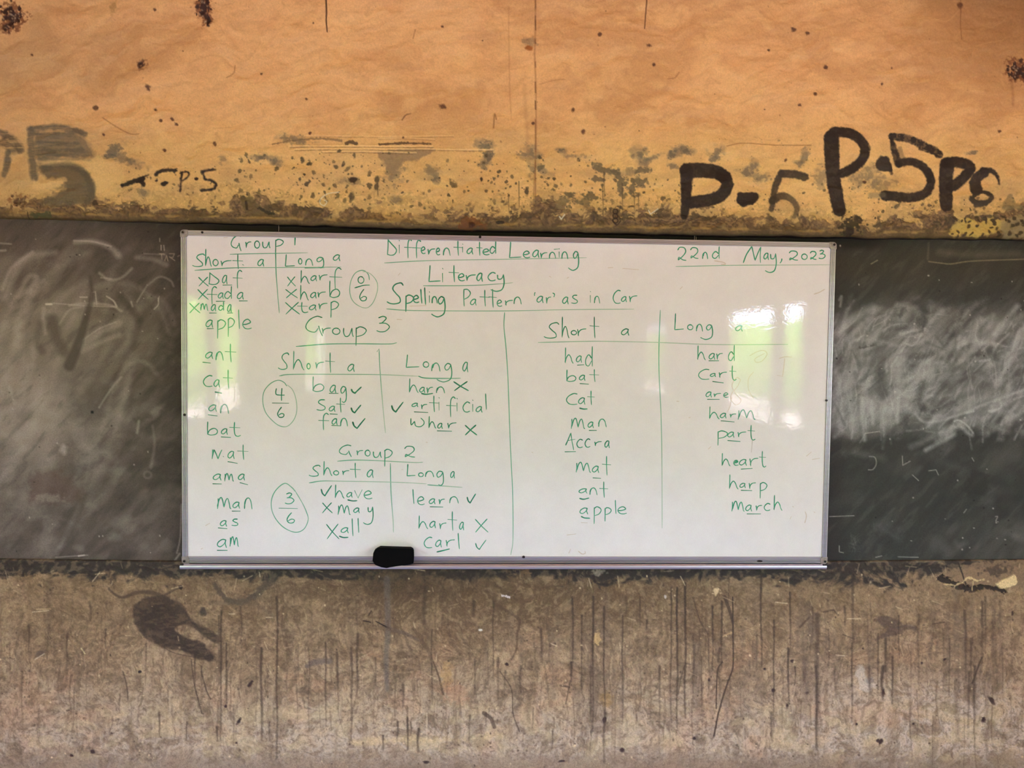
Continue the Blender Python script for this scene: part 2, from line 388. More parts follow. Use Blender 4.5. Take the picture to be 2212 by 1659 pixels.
for x, y, r in [(1779, 148, 5), (1708, 70, 5), (1738, 78, 4), (1655, 113, 3), (1755, 207, 4), (1647, 240, 2.4), (1400, 102, 4), (1258, 287, 4), (1237, 240, 4), (198, 227, 5), (332, 19, 3), (395, 110, 2), (680, 56, 2), (566, 162, 2.4), (465, 311, 4.6), (665, 218, 3), (672, 291, 3), (872, 301, 2.5), (956, 63, 2.5), (1042, 92, 2),
                (1293, 80, 4), (1410, 143, 4), (1307, 28, 2), (1378, 286, 2), (1306, 277, 2), (1692, 349, 3), (1862, 397, 4), (1900, 185, 3), (2150, 287, 4), (1920, 152, 2), (1150, 270, 3), (58, 111, 3), (353, 323, 4), (216, 286, 3), (371, 256, 4), (333, 235, 4), (345, 258, 3.5), (380, 267, 4), (317, 187, 5), (957, 234, 6), (1722, 231, 3)]:
    cv.blob(x, y, r * rng.uniform(.8, 1.2), r * rng.uniform(.7, 1.1), C8(78, 46, 28), .85, soft=.7, rough=.5, ang=rng.uniform(0, 3), h=-.001)
# splatter
def splat(n, x0, x1, y0, y1, r0, r1, c, al):
    for _ in range(n):
        x, y = rng.uniform(x0, x1), rng.uniform(y0, y1); r = r0 + (r1 - r0) * rng.rand() ** 2.5
        r *= .82; cv.blob(x, y, r, r * rng.uniform(.8, 1.6), c * rng.uniform(.75, 1.15), al * rng.uniform(.6, 1), soft=.5, rough=.7, ang=rng.uniform(-.9, 1.2), seed=int(rng.randint(20)))
SP = C8(82, 66, 42)
splat(130, 480, 760, 330, 440, 1, 5, SP, .85); splat(70, 640, 840, 350, 440, 1, 6, SP, .9); splat(200, 760, 1300, 330, 470, 1, 4.2, SP, .85)
splat(240, 1050, 1500, 385, 485, 1, 4.6, SP, .85); splat(70, 230, 480, 360, 440, 1, 3.4, SP, .7); splat(160, 1460, 1900, 400, 500, 1, 3.4, SP, .75); splat(60, 1500, 1800, 300, 400, .8, 2.4, SP, .55)
splat(90, 1880, 2212, 430, 500, 1, 5, C8(66, 52, 34), .9); splat(90, 0, 2212, 0, 330, .7, 1.8, C8(120, 78, 46), .5)
cv.blob(765, 390, 9, 6, C8(52, 34, 20), .9, rough=.2, h=-.003); cv.blob(762, 427, 6, 9, C8(76, 60, 42), .9); cv.blob(816, 390, 5, 8, SP, .9); cv.blob(815, 405, 5, 8, SP, .9); cv.stroke([(817, 398), (818, 424)], 2, SP, .8)
cv.blob(980, 400, 8, 9, SP, .75, rough=.8); cv.blob(1040, 390, 3, 5, C8(50, 34, 20), .9); cv.blob(1137, 416, 4, 8, SP, .9); cv.blob(1165, 445, 4, 4, C8(40, 30, 20), .9)
GG = C8(100, 84, 60)
for x, y, a_, b_, an in [(1300, 368, 22, 8, .4), (1290, 388, 10, 6, .4), (1338, 392, 9, 22, -.3), (1325, 372, 12, 5, .3), (1380, 395, 14, 9, 0), (1362, 410, 7, 14, -.4), (1370, 420, 14, 5, .1), (1345, 424, 8, 6, 0), (1275, 425, 18, 6, .3), (1215, 440, 24, 10, -.5), (1205, 450, 20, 10, .2), (1260, 440, 14, 10, 0), (1185, 440, 12, 6, .4), (1385, 370, 14, 6, 0), (1230, 425, 14, 5, .2), (1165, 365, 10, 5, 0)]:
    cv.blob(x, y, a_, b_, GG, .85, soft=.5, rough=.9, ang=an, rs=.13, seed=int(x) % 11)
for x, a, b_ in ((1303, 375, 428), (1342, 398, 470), (1367, 420, 458), (1376, 420, 462), (1300, 400, 470), (1120, 395, 450), (1098, 430, 460)):
    cv.stroke([(x, a), (x + 1, b_)], (2.4, 1.6), SP, .7, soft=1.5)
# dirt band along the lower edge
D = V - E
WU = U + 26 * (fbm(U * .03, V * .04, 95) - .5); WV = V + 22 * (fbm(U * .03, V * .04, 96) - .5)
nb_ = fbm(WU * .02, WV * .035, 31); nb2 = fbm(WU * .075, WV * .09, 32); nb3 = fbm(WU * .2, WV * .24, 33, 3)
dirt_h = np.interp(U, [-800, 0, 200, 300, 420, 520, 640, 740, 860, 1000, 1150, 1350, 1500, 1700, 1850, 2000, 2100, 2212, 3060],
                   [30, 22, 44, 42, 34, 48, 38, 42, 34, 44, 50, 52, 44, 40, 30, 58, 62, 66, 50])
band = sst(D + dirt_h + (nb_ - .5) * 70 + (nb2 - .5) * 50 + (nb3 - .5) * 30, -2, 12)
cv.mix(np.s_[:], sst(D + dirt_h + 26 + (nb_ - .5) * 70 + (nb3 - .5) * 70, 0, 14) * .4, C8(150, 118, 70))
cv.mix(np.s_[:], band * .9, C8(97, 72, 49) * (.6 + .8 * nb2[..., None]))
cv.mix(np.s_[:], band * sst(nb3, .5, .68) * .45, C8(160, 122, 76)); cv.mix(np.s_[:], band * (1 - sst(nb3, .3, .46)) * .5, C8(52, 38, 27))
cv.mix(np.s_[:], sst(U, 150, 400) * band * sst(fbm(U * .05, V * .06, 35), .5, .7) * .6, C8(62, 50, 30))
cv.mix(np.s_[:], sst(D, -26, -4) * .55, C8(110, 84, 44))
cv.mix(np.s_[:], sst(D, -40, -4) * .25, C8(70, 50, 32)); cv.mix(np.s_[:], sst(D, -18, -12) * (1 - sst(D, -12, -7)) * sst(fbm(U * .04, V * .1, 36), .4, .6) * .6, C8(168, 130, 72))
cv.mix(np.s_[:], sst(D, -6, 1) * .75, C8(70, 52, 28)); cv.mix(np.s_[:], sst(D, 1, 3) * .95, C8(30, 24, 16))  # lip and underside darkened: shade below the ledge put into the colour
cv.h += band * ((nb2 - .5) * 0.008 + (nb3 - .5) * .003)
cv.poly([(2052, 488), (2075, 476), (2095, 472), (2105, 482), (2150, 472), (2165, 478), (2150, 500), (2100, 512), (2050, 510)], C8(198, 160, 80), .8, soft=6, rough=9)
cv.poly([(2150, 476), (2230, 468), (2230, 516), (2160, 512)], C8(140, 118, 80), .8, soft=6, rough=6)
for _ in range(46): cv.blob(rng.uniform(2050, 2225), rng.uniform(470, 514), rng.uniform(1.5, 4.5), rng.uniform(2, 6), C8(58, 44, 24), .9, soft=.6, rough=.5, ang=rng.uniform(0, 3))
cv.blob(1832, 488, 22, 16, C8(52, 40, 24), .9, rough=.9, h=.002); cv.blob(1842, 472, 8, 7, C8(50, 40, 26), .85, rough=.6); cv.blob(1828, 502, 14, 8, C8(44, 32, 18), .9)
cv.blob(1018, 488, 26, 14, C8(104, 60, 28), .85, rough=.8, h=.002); cv.blob(1019, 488, 7, 6, C8(58, 30, 16), .9, h=.004); cv.blob(1080, 483, 9, 4, C8(40, 32, 20), .9)
cv.blob(526, 428, 5, 4, C8(24, 16, 10), 1, rough=.2); cv.poly([(520, 425), (545, 422), (552, 436), (575, 456), (590, 466), (540, 468), (524, 448)], C8(96, 76, 46), .85, soft=4, rough=4); cv.stroke([(532, 436), (534, 452)], 5, C8(50, 36, 20), .8)
cv.stroke([(560, 450), (580, 460), (592, 462)], 6, C8(46, 40, 26), .85, rough=2); cv.blob(66, 462, 12, 6, C8(72, 66, 36), .9, rough=.7); cv.blob(90, 462, 10, 6, C8(72, 66, 36), .9, rough=.7); cv.blob(199, 435, 7, 6, C8(60, 46, 30), .9, rough=.6)
cv.stroke([(49, 455), (50, 470)], 2, C8(40, 28, 14), .8)
for k in range(3):
    y = 459 + k * 10; ring = [(1327 + 5.5 * math.cos(t), y + 5 * math.sin(t)) for t in np.linspace(0, 2 * math.pi, 12)]
    cv.stroke(ring, 2.6, C8(46, 30, 18), .9, smooth=False, h=.002)
cv.stroke([(1320, 478), (1330, 488), (1338, 480)], 2.4, C8(46, 30, 18), .8)
# black painted class marks
INK = C8(34, 24, 18)
def ink(p, w, a=.97, c=INK, dry=.08, rough=1.1, **k): cv.stroke(p, w, c, a, soft=3.2, rough=rough, dry=dry, **k)
# faded large grey 5 on the left and the half letter before it
GR = C8(86, 70, 52)
def brush(p, w, a, c=GR, soft=7, rough=2.5, dry=.55): cv.stroke(p, w, c, a, soft=soft, rough=rough, dry=dry, sx=.35, sy=2.2, rs=.05)
brush([(56, 276), (54, 300), (58, 340), (62, 378)], 17, .8, C8(88, 76, 60), 6, 2, .25)
brush([(58, 276), (90, 270), (125, 271), (158, 279), (176, 287)], 13, .85, C8(88, 76, 60), 5, 2, .3)
cv.poly([(66, 282), (150, 280), (178, 298), (196, 330), (180, 338), (130, 334), (70, 344)], C8(106, 88, 66), .75, soft=10, rough=5)
for y in range(286, 342, 5): brush([(66, y + rng.uniform(-2, 2)), (110, y + rng.uniform(-3, 3)), (150 + (y - 286) * .7, y + rng.uniform(-3, 5))], rng.uniform(3, 7), rng.uniform(.3, .8), C8(92, 80, 64), 4, 1.5, .6)
cv.poly([(66, 352), (140, 350), (185, 372), (200, 405), (196, 432), (170, 440), (120, 442), (70, 438), (112, 420), (134, 398), (118, 384), (84, 378)], C8(94, 78, 58), .85, soft=8, rough=5)
brush([(84, 358), (110, 352), (138, 352), (166, 364), (187, 388), (192, 410), (186, 432)], (12, 18), .8, C8(88, 76, 58), 6, 2, .25)
for y in range(395, 440, 6): brush([(90 + rng.uniform(0, 20), y), (140, y + 2), (190, y + rng.uniform(-3, 3))], rng.uniform(3, 7), rng.uniform(.3, .7), C8(94, 82, 64), 4, 1.5, .5)
cv.poly([(60, 382), (80, 392), (116, 389), (118, 400), (84, 406), (58, 402)], C8(212, 170, 112), .85, soft=5, rough=4); cv.poly([(112, 380), (130, 378), (136, 388), (116, 390)], C8(206, 164, 108), .7, soft=4)
cv.poly([(70, 344), (120, 340), (196, 342), (230, 346), (262, 372), (262, 400), (230, 425), (206, 424), (196, 380), (160, 352), (100, 350)], C8(216, 174, 112), .45, soft=12, rough=3)
brush([(-8, 282), (8, 290), (24, 305), (30, 316)], 16, .8); brush([(-6, 300), (16, 318)], 18, .7); brush([(4, 325), (2, 350), (-3, 372)], 13, .8, C8(88, 76, 60), 5, 2, .2)
# small marks and P.5
ink([(261, 399), (285, 391), (305, 385)], (8, 12), .97, C8(26, 20, 18)); ink([(300, 386), (308, 398)], 9); ink([(300, 384), (318, 376)], (5, 2), .8)
ink([(335, 376), (342, 369), (358, 366), (377, 367)], (8, 7), .97, C8(40, 30, 24)); cv.blob(354, 396, 8, 4.5, INK, .95, ang=-.4); cv.blob(336, 390, 3, 2, INK, .8)
ink([(392, 372), (390, 390), (388, 412)], 4.6); ink([(388, 373), (402, 370), (407, 376), (402, 384), (392, 390)], 3.4)
cv.blob(424, 386, 4, 3.5, INK, .95); ink([(465, 367), (450, 368), (436, 371)], 5); ink([(437, 371), (440, 380), (443, 387), (456, 390), (466, 397), (464, 406), (452, 410), (434, 411)], (4, 6))
# first P.5 on the right
ink([(1479, 370), (1479, 410), (1478, 440), (1475, 468)], (28, 17)); ink([(1480, 372), (1510, 371), (1542, 374), (1562, 386)], (32, 30)); ink([(1556, 380), (1566, 400), (1556, 422), (1530, 434), (1488, 440)], (27, 26))
cv.poly([(1588, 421), (1602, 417), (1628, 416), (1636, 422), (1634, 436), (1612, 446), (1602, 450), (1590, 440)], INK, .97, soft=3, rough=3)
G2 = C8(56, 44, 32)
ink([(1732, 386), (1712, 380), (1684, 378)], (17, 17), .93, G2); ink([(1682, 378), (1672, 402), (1665, 430), (1661, 455)], (15, 11), (.93, .85), G2); ink([(1664, 436), (1682, 426), (1702, 432), (1716, 450), (1712, 470)], (17, 10), (.93, .55), G2)
# tall P.5
ink([(1789, 302), (1790, 350), (1796, 400), (1808, 455)], (33, 29)); ink([(1786, 304), (1794, 291), (1810, 289), (1836, 295), (1856, 312), (1861, 332), (1852, 352), (1834, 368), (1812, 378)], (23, 20))
ink([(1868, 312), (1872, 328), (1858, 352), (1840, 372), (1815, 380)], (2, 4), .6)
cv.poly([(1886, 350), (1896, 340), (1908, 342), (1918, 356), (1920, 372), (1896, 372), (1884, 364)], C8(44, 34, 26), .95, soft=3, rough=3); ink([(1916, 360), (1920, 378)], 5, .7)
ink([(1919, 299), (1950, 303), (1980, 314), (2010, 326), (2022, 336)], (15, 17), .95, INK, .35); ink([(1917, 296), (1923, 325), (1934, 356)], (7, 18), .94, INK, .25)
ink([(1936, 356), (1960, 352), (1985, 362), (2002, 384), (2002, 404), (1988, 422), (1955, 430), (1903, 425)], (16, 21), .96, INK, .1); cv.stroke([(1875, 425), (1900, 424)], 12, G, .5, soft=4)
ink([(1980, 325), (2005, 333), (2024, 342)], 3, .8); ink([(1936, 325), (1942, 345)], 10, .35, G2)
# short P5 at the end
ink([(2037, 360), (2035, 400), (2035, 447)], (30, 27), .97, C8(38, 28, 22)); ink([(2036, 356), (2058, 354), (2080, 360), (2085, 370), (2072, 388), (2056, 402), (2046, 406)], (24, 22))
ink([(2117, 376), (2100, 390), (2101, 412)], (22, 26), .96, C8(42, 32, 24)); ink([(2112, 372), (2130, 372), (2144, 382), (2150, 400)], (14, 3), .93)
ink([(2094, 428), (2106, 418), (2124, 420), (2134, 430), (2120, 440), (2100, 440), (2090, 432)], (8, 12), .93, C8(44, 34, 24)); ink([(2100, 446), (2122, 442)], 10, .85, G2)
cv.poly([(2160, 440), (2172, 424), (2182, 428), (2185, 440), (2200, 452), (2160, 456)], C8(120, 100, 64), .7, soft=4, rough=4)
# chalk ticks and curl on the ledge
CHK = C8(214, 206, 186)
cv.stroke([(1207, 470), (1211, 476), (1218, 466)], 2, CHK, .85, soft=1.5, smooth=False); cv.stroke([(1398, 457), (1402, 465), (1412, 458), (1418, 454)], 2, CHK, .8, soft=1.5, smooth=False)
cv.stroke([(734, 417), (712, 420), (696, 430), (693, 440), (702, 446), (708, 438), (702, 434)], 1.8, CHK, .75, soft=1.5)

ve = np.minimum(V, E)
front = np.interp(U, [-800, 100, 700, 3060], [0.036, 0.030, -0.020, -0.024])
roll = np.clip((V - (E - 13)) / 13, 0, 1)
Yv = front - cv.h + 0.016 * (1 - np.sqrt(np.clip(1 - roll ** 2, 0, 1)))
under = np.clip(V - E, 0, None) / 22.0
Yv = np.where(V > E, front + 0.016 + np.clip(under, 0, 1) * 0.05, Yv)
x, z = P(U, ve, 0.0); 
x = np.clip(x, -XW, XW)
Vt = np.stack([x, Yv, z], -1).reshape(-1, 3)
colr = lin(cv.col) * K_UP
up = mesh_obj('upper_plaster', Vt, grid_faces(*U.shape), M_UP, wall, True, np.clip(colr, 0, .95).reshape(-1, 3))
up['label'] = 'orange painted plaster band with black hand-painted class marks'

# ---- lower brown plaster
def bot_v(u):    # lower edge of the blackboard
    return np.interp(u, [-800, 0, 400, 1100, 1790, 2212, 3060], [1204, 1208, 1213, 1214, 1213, 1209, 1205])
vs = np.concatenate([np.arange(1200, 1664, 1.45), np.arange(1664, 1900, 9)])
cv = Canvas(cols(1.45), vs); U, V = cv.U, cv.V
E2 = bot_v(U); D = V - E2
WU = U + 60 * (fbm(U * .01, V * .012, 97) - .5) + 5 * (fbm(U * .05, V * .06, 98) - .5); WV = V + 50 * (fbm(U * .01, V * .012, 99) - .5) + 5 * (fbm(U * .05, V * .06, 90) - .5)
f1 = fbm(WU * .008, WV * .010, 41); f2 = fbm(WU * .03, WV * .04, 42); f3 = fbm(WU * .12, WV * .14, 43); f4 = fbm(WU * .13, V * .012, 44); f5 = fbm(U * .05, V * .004, 45); f6 = fbm(WU * .3, WV * .26, 46, 3)
cv.col[:] = C8(150, 130, 106)
cv.mix(np.s_[:], sst(f1, .42, .6) * .7, C8(122, 101, 77))
cv.mix(np.s_[:], sst(V, 1420, 1620) * .8, C8(178, 166, 150))
cv.mix(np.s_[:], sst(V, 1400, 1560) * sst(U, 1500, 2200) * .7, C8(204, 194, 186))
cv.mix(np.s_[:], np.exp(-((U - 1050) / 520) ** 2) * (1 - sst(V, 1250, 1460)) * .95, C8(76, 60, 43)); cv.mix(np.s_[:], np.exp(-((U - 900) / 330) ** 2) * (1 - sst(V, 1225, 1345)) * .7 * sst(f2, .2, .6), C8(48, 38, 28))
cv.mix(np.s_[:], sst(f2, .5, .75) * .5, C8(172, 148, 116)); cv.mix(np.s_[:], (1 - sst(f2, .28, .48)) * .5, C8(104, 86, 64))
cv.mix(np.s_[:], sst(fbm(U * .012, V * .016, 47), .56, .7) * sst(V, 1330, 1420) * .28, C8(184, 140, 108))
cv.mix(np.s_[:], sst(f3, .5, .74) * .35, C8(184, 164, 132)); cv.mix(np.s_[:], (1 - sst(f3, .3, .46)) * .38, C8(94, 78, 60)); cv.mix(np.s_[:], (1 - sst(f6, .28, .42)) * .28, C8(78, 64, 50)); cv.mix(np.s_[:], sst(f6, .58, .72) * .22, C8(186, 166, 136))
cv.mix(np.s_[:], sst(f4, .54, .74) * .4 * sst(V, 1270, 1360) * (1 - .5 * sst(V, 1500, 1600)), C8(86, 72, 56))
cv.mix(np.s_[:], sst(f5, .6, .8) * .3, C8(110, 92, 70))
cv.mix(np.s_[:], sst(V, 1480, 1560) * sst(fbm(WU * .02, WV * .03, 49), .52, .66) * .4, C8(186, 170, 132)); cv.mix(np.s_[:], (1 - sst(V, 1250, 1480)) * .3, C8(104, 84, 60))
cv.mix(np.s_[:], sst(V + 60 * (f2 - .5), 1612, 1650) * .55, C8(124, 110, 94))
cv.mix(np.s_[:], sst(V + 40 * (f1 - .5), 1632, 1652) * sst(U, 400, 700) * (1 - sst(U, 1700, 2000)) * .12, C8(112, 86, 62))
cv.h += (f2 - .5) * .006 + (f3 - .5) * .003 + (f1 - .5) * .006
# black band under the blackboard
nb_ = fbm(WU * .03, WV * .05, 51); nb2 = fbm(WU * .1, WV * .12, 52)
bh = np.interp(U, [-800, 0, 300, 420, 600, 900, 1200, 1500, 1800, 1950, 2030, 2212, 3060], [28, 28, 36, 28, 26, 30, 30, 36, 38, 38, 18, 14, 20])
band = 1 - sst(D - bh * 1.1 + (nb_ - .5) * 60 + (nb2 - .5) * 34, -9, 11)
cv.mix(np.s_[:], band * .92, C8(42, 37, 33) * (.8 + .5 * nb2[..., None]))
cv.mix(np.s_[:], band * sst(nb2, .52, .68) * .5, C8(112, 98, 80))
cv.mix(np.s_[:], (1 - sst(D, 2, 5)) * sst(fbm(U * .05, U * 0, 53), .45, .6) * .6, C8(118, 106, 90))
cv.mix(np.s_[:], np.exp(-((U - 870) / 130) ** 2) * (1 - sst(V, 1270, 1310)) * .6, C8(66, 52, 36))
cv.h += band * (nb2 - .5) * .004
# big dark wiping stain on the left
ST = C8(66, 54, 44)
cv.stroke([(236, 1272), (250, 1284), (268, 1290), (300, 1279), (335, 1282), (370, 1300)], (4, 10), ST, .75, soft=4)
cv.poly([(288, 1308), (312, 1290), (345, 1286), (388, 1300), (404, 1322), (420, 1345), (455, 1362), (474, 1378), (470, 1390), (440, 1374), (412, 1352), (386, 1352), (378, 1362), (405, 1378), (436, 1388), (448, 1402), (466, 1426), (430, 1424), (400, 1408), (348, 1398), (322, 1382), (300, 1362), (288, 1335)], ST * .92, .92, soft=5, rough=2.5, dry=.3)
cv.poly([(300, 1318), (345, 1300), (385, 1320), (372, 1352), (390, 1378), (440, 1395), (460, 1424), (420, 1416), (350, 1388), (312, 1362)], C8(48, 39, 33), .5, soft=14, rough=5, dry=.4)
cv.stroke([(350, 1396), (375, 1410), (420, 1420), (462, 1428)], 2, ST, .6); cv.stroke([(348, 1290), (370, 1278), (390, 1268)], (6, 3), ST, .7, soft=3); cv.blob(390, 1269, 4, 4, C8(30, 20, 18), .9)
cv.stroke([(462, 1262), (480, 1284), (500, 1300), (530, 1298), (560, 1278), (590, 1246)], (8, 16), C8(74, 66, 56), .75, soft=5, rough=3)
cv.stroke([(455, 1302), (540, 1302), (590, 1330)], 10, C8(92, 80, 64), .4, soft=6); cv.blob(438, 1322, 8, 9, C8(62, 54, 48), .85, ang=.4); cv.blob(268, 1342, 9, 8, C8(100, 84, 66), .6)
cv.stroke([(664, 1438), (685, 1430), (710, 1428)], (10, 14), C8(104, 92, 84), .8, soft=4, rough=2); cv.blob(646, 1445, 5, 5, C8(104, 88, 74), .6)
cv.blob(88, 1412, 13, 6, C8(88, 76, 66), .8, ang=-.4); cv.stroke([(76, 1424), (96, 1412)], 2, C8(214, 200, 172), .7); cv.stroke([(176, 1400), (184, 1412)], (3, 2), C8(214, 200, 150), .8); cv.stroke([(80, 1316), (110, 1315)], 3, C8(190, 168, 130), .7)
cv.stroke([(836, 1250), (838, 1360), (834, 1420), (836, 1490)], (14, 9), C8(92, 86, 82), .6, soft=5)
cv.stroke([(785, 1341), (800, 1344)], 2.5, C8(30, 22, 18), .9); cv.stroke([(812, 1342), (838, 1356)], (2, 3.4), C8(34, 26, 20), .95); cv.stroke([(796, 1330), (802, 1320)], 2, C8(34, 26, 20), .8); cv.stroke([(838, 1358), (875, 1368), (906, 1384)], (10, 5), C8(94, 80, 68), .7, soft=3)
cv.stroke([(940, 1276), (975, 1292), (1012, 1324)], (6, 4), C8(84, 68, 50), .6, soft=3); cv.stroke([(1066, 1304), (1095, 1320), (1122, 1340), (1117, 1370), (1116, 1400), (1105, 1425)], (7, 3), C8(80, 64, 50), .65, soft=3)
cv.stroke([(1085, 1285), (1100, 1290)], 5, C8(206, 200, 204), .8, rough=2); cv.blob(1038, 1361, 4, 2.5, C8(206, 204, 200), .9); cv.blob(1095, 1434, 4, 3.5, C8(40, 30, 26), .9)
cv.stroke([(936, 1430), (948, 1462), (957, 1500)], (3, 5), C8(84, 68, 52), .8, soft=2); cv.stroke([(902, 1310), (905, 1335), (915, 1345)], 10, C8(78, 62, 48), .5, soft=6)
cv.blob(1290, 1380, 6, 13, C8(208, 178, 124), .85, rough=.8, ang=.3); cv.blob(1549, 1277, 11, 8, C8(206, 184, 146), .9, rough=.6); cv.blob(1293, 1237, 14, 8, C8(150, 140, 126), .7, rough=.5); cv.blob(1132, 1236, 14, 9, C8(120, 92, 66), .7, rough=.9)
cv.blob(1437, 1289, 3, 4, C8(206, 200, 196), .8); cv.blob(965, 1460, 12, 24, C8(166, 132, 84), .5, rough=.5); cv.blob(985, 1500, 26, 20, C8(168, 124, 96), .35, rough=.5); cv.blob(1310, 1510, 14, 18, C8(140, 110, 60), .45)
cv.poly([(772, 1612), (760, 1600), (900, 1592), (1080, 1596), (1060, 1584), (1000, 1602), (840, 1608)], C8(196, 176, 132), .5, soft=10, rough=10)
# swoosh and marks on the right
cv.poly([(1890, 1338), (1905, 1330), (1930, 1334), (1950, 1348), (1975, 1352), (1982, 1362), (1955, 1360), (1945, 1368), (1910, 1378), (1890, 1382), (1915, 1362), (1905, 1350)], C8(84, 70, 60), .85, soft=5, rough=3, dry=.25)
cv.poly([(1848, 1440), (1866, 1440), (1872, 1470), (1892, 1478), (1880, 1492), (1858, 1490), (1850, 1465)], C8(196, 188, 176), .6, soft=6, rough=6); cv.blob(1878, 1470, 9, 8, C8(120, 116, 110), .6)
cv.poly([(2036, 1232), (2060, 1225), (2120, 1214), (2230, 1212), (2230, 1238), (2190, 1268), (2160, 1280), (2110, 1272), (2060, 1262), (2034, 1256)], C8(128, 108, 86), .8, soft=4, rough=8)
cv.blob(2150, 1232, 26, 10, C8(66, 58, 50), .8, rough=.8); cv.stroke([(2034, 1250), (2060, 1262), (2098, 1272), (2130, 1268), (2170, 1278)], (16, 8), C8(40, 33, 27), .9, rough=4, h=-.006)
cv.stroke([(2070, 1216), (2080, 1245), (2086, 1262)], 3, C8(38, 32, 26), .85)
cv.poly([(2150, 1262), (2170, 1252), (2190, 1243), (2196, 1256), (2182, 1268), (2160, 1271)], C8(216, 196, 150), .9, soft=3, rough=4, h=.004)
cv.stroke([(2040, 1262), (2070, 1264), (2090, 1248), (2110, 1254), (2124, 1252)], 4, C8(206, 186, 140), .8, rough=2); cv.stroke([(2102, 1256), (2102, 1276)], 2.5, C8(196, 176, 130), .8)
for x, y, a_, b_, an in [(2188, 1325, 3, 5, 0), (2142, 1513, 4, 10, -.7), (1903, 1602, 4, 7, .4), (1898, 1600, 5, 4, 0), (2125, 1555, 5, 6, 0), (1973, 1563, 3, 3, 0), (1850, 1564, 3, 3, 0), (1908, 1495, 4, 8, 0), (1700, 1525, 3, 5, 0), (1712, 1428, 4, 3, 0), (1306, 1555, 4, 7, .3), (516, 1557, 3, 9, .6), (541, 1477, 4, 7, .5), (199, 1624, 5, 4, 0), (155, 1632, 4, 3, 0), (303, 1451, 4, 3, 0), (488, 1526, 3, 3, 0), (511, 1605, 2.5, 2.5, 0), (1343, 1620, 5, 4, 0), (922, 1647, 7, 3, 0), (1213, 1645, 6, 3, 0), (1991, 1432, 3, 3, 0), (1743, 1497, 3, 3, 0), (1652, 1445, 3, 3, 0), (1532, 1470, 3, 3, 0), (1864, 1401, 3, 2, 0), (1670, 1492, 4, 4, 0), (1500, 1595, 3, 3, 0), (2040, 1424, 3, 3, 0)]:
    cv.blob(x, y, a_, b_, C8(52, 38, 36), .92, soft=.6, rough=.4, ang=an, h=-.002)
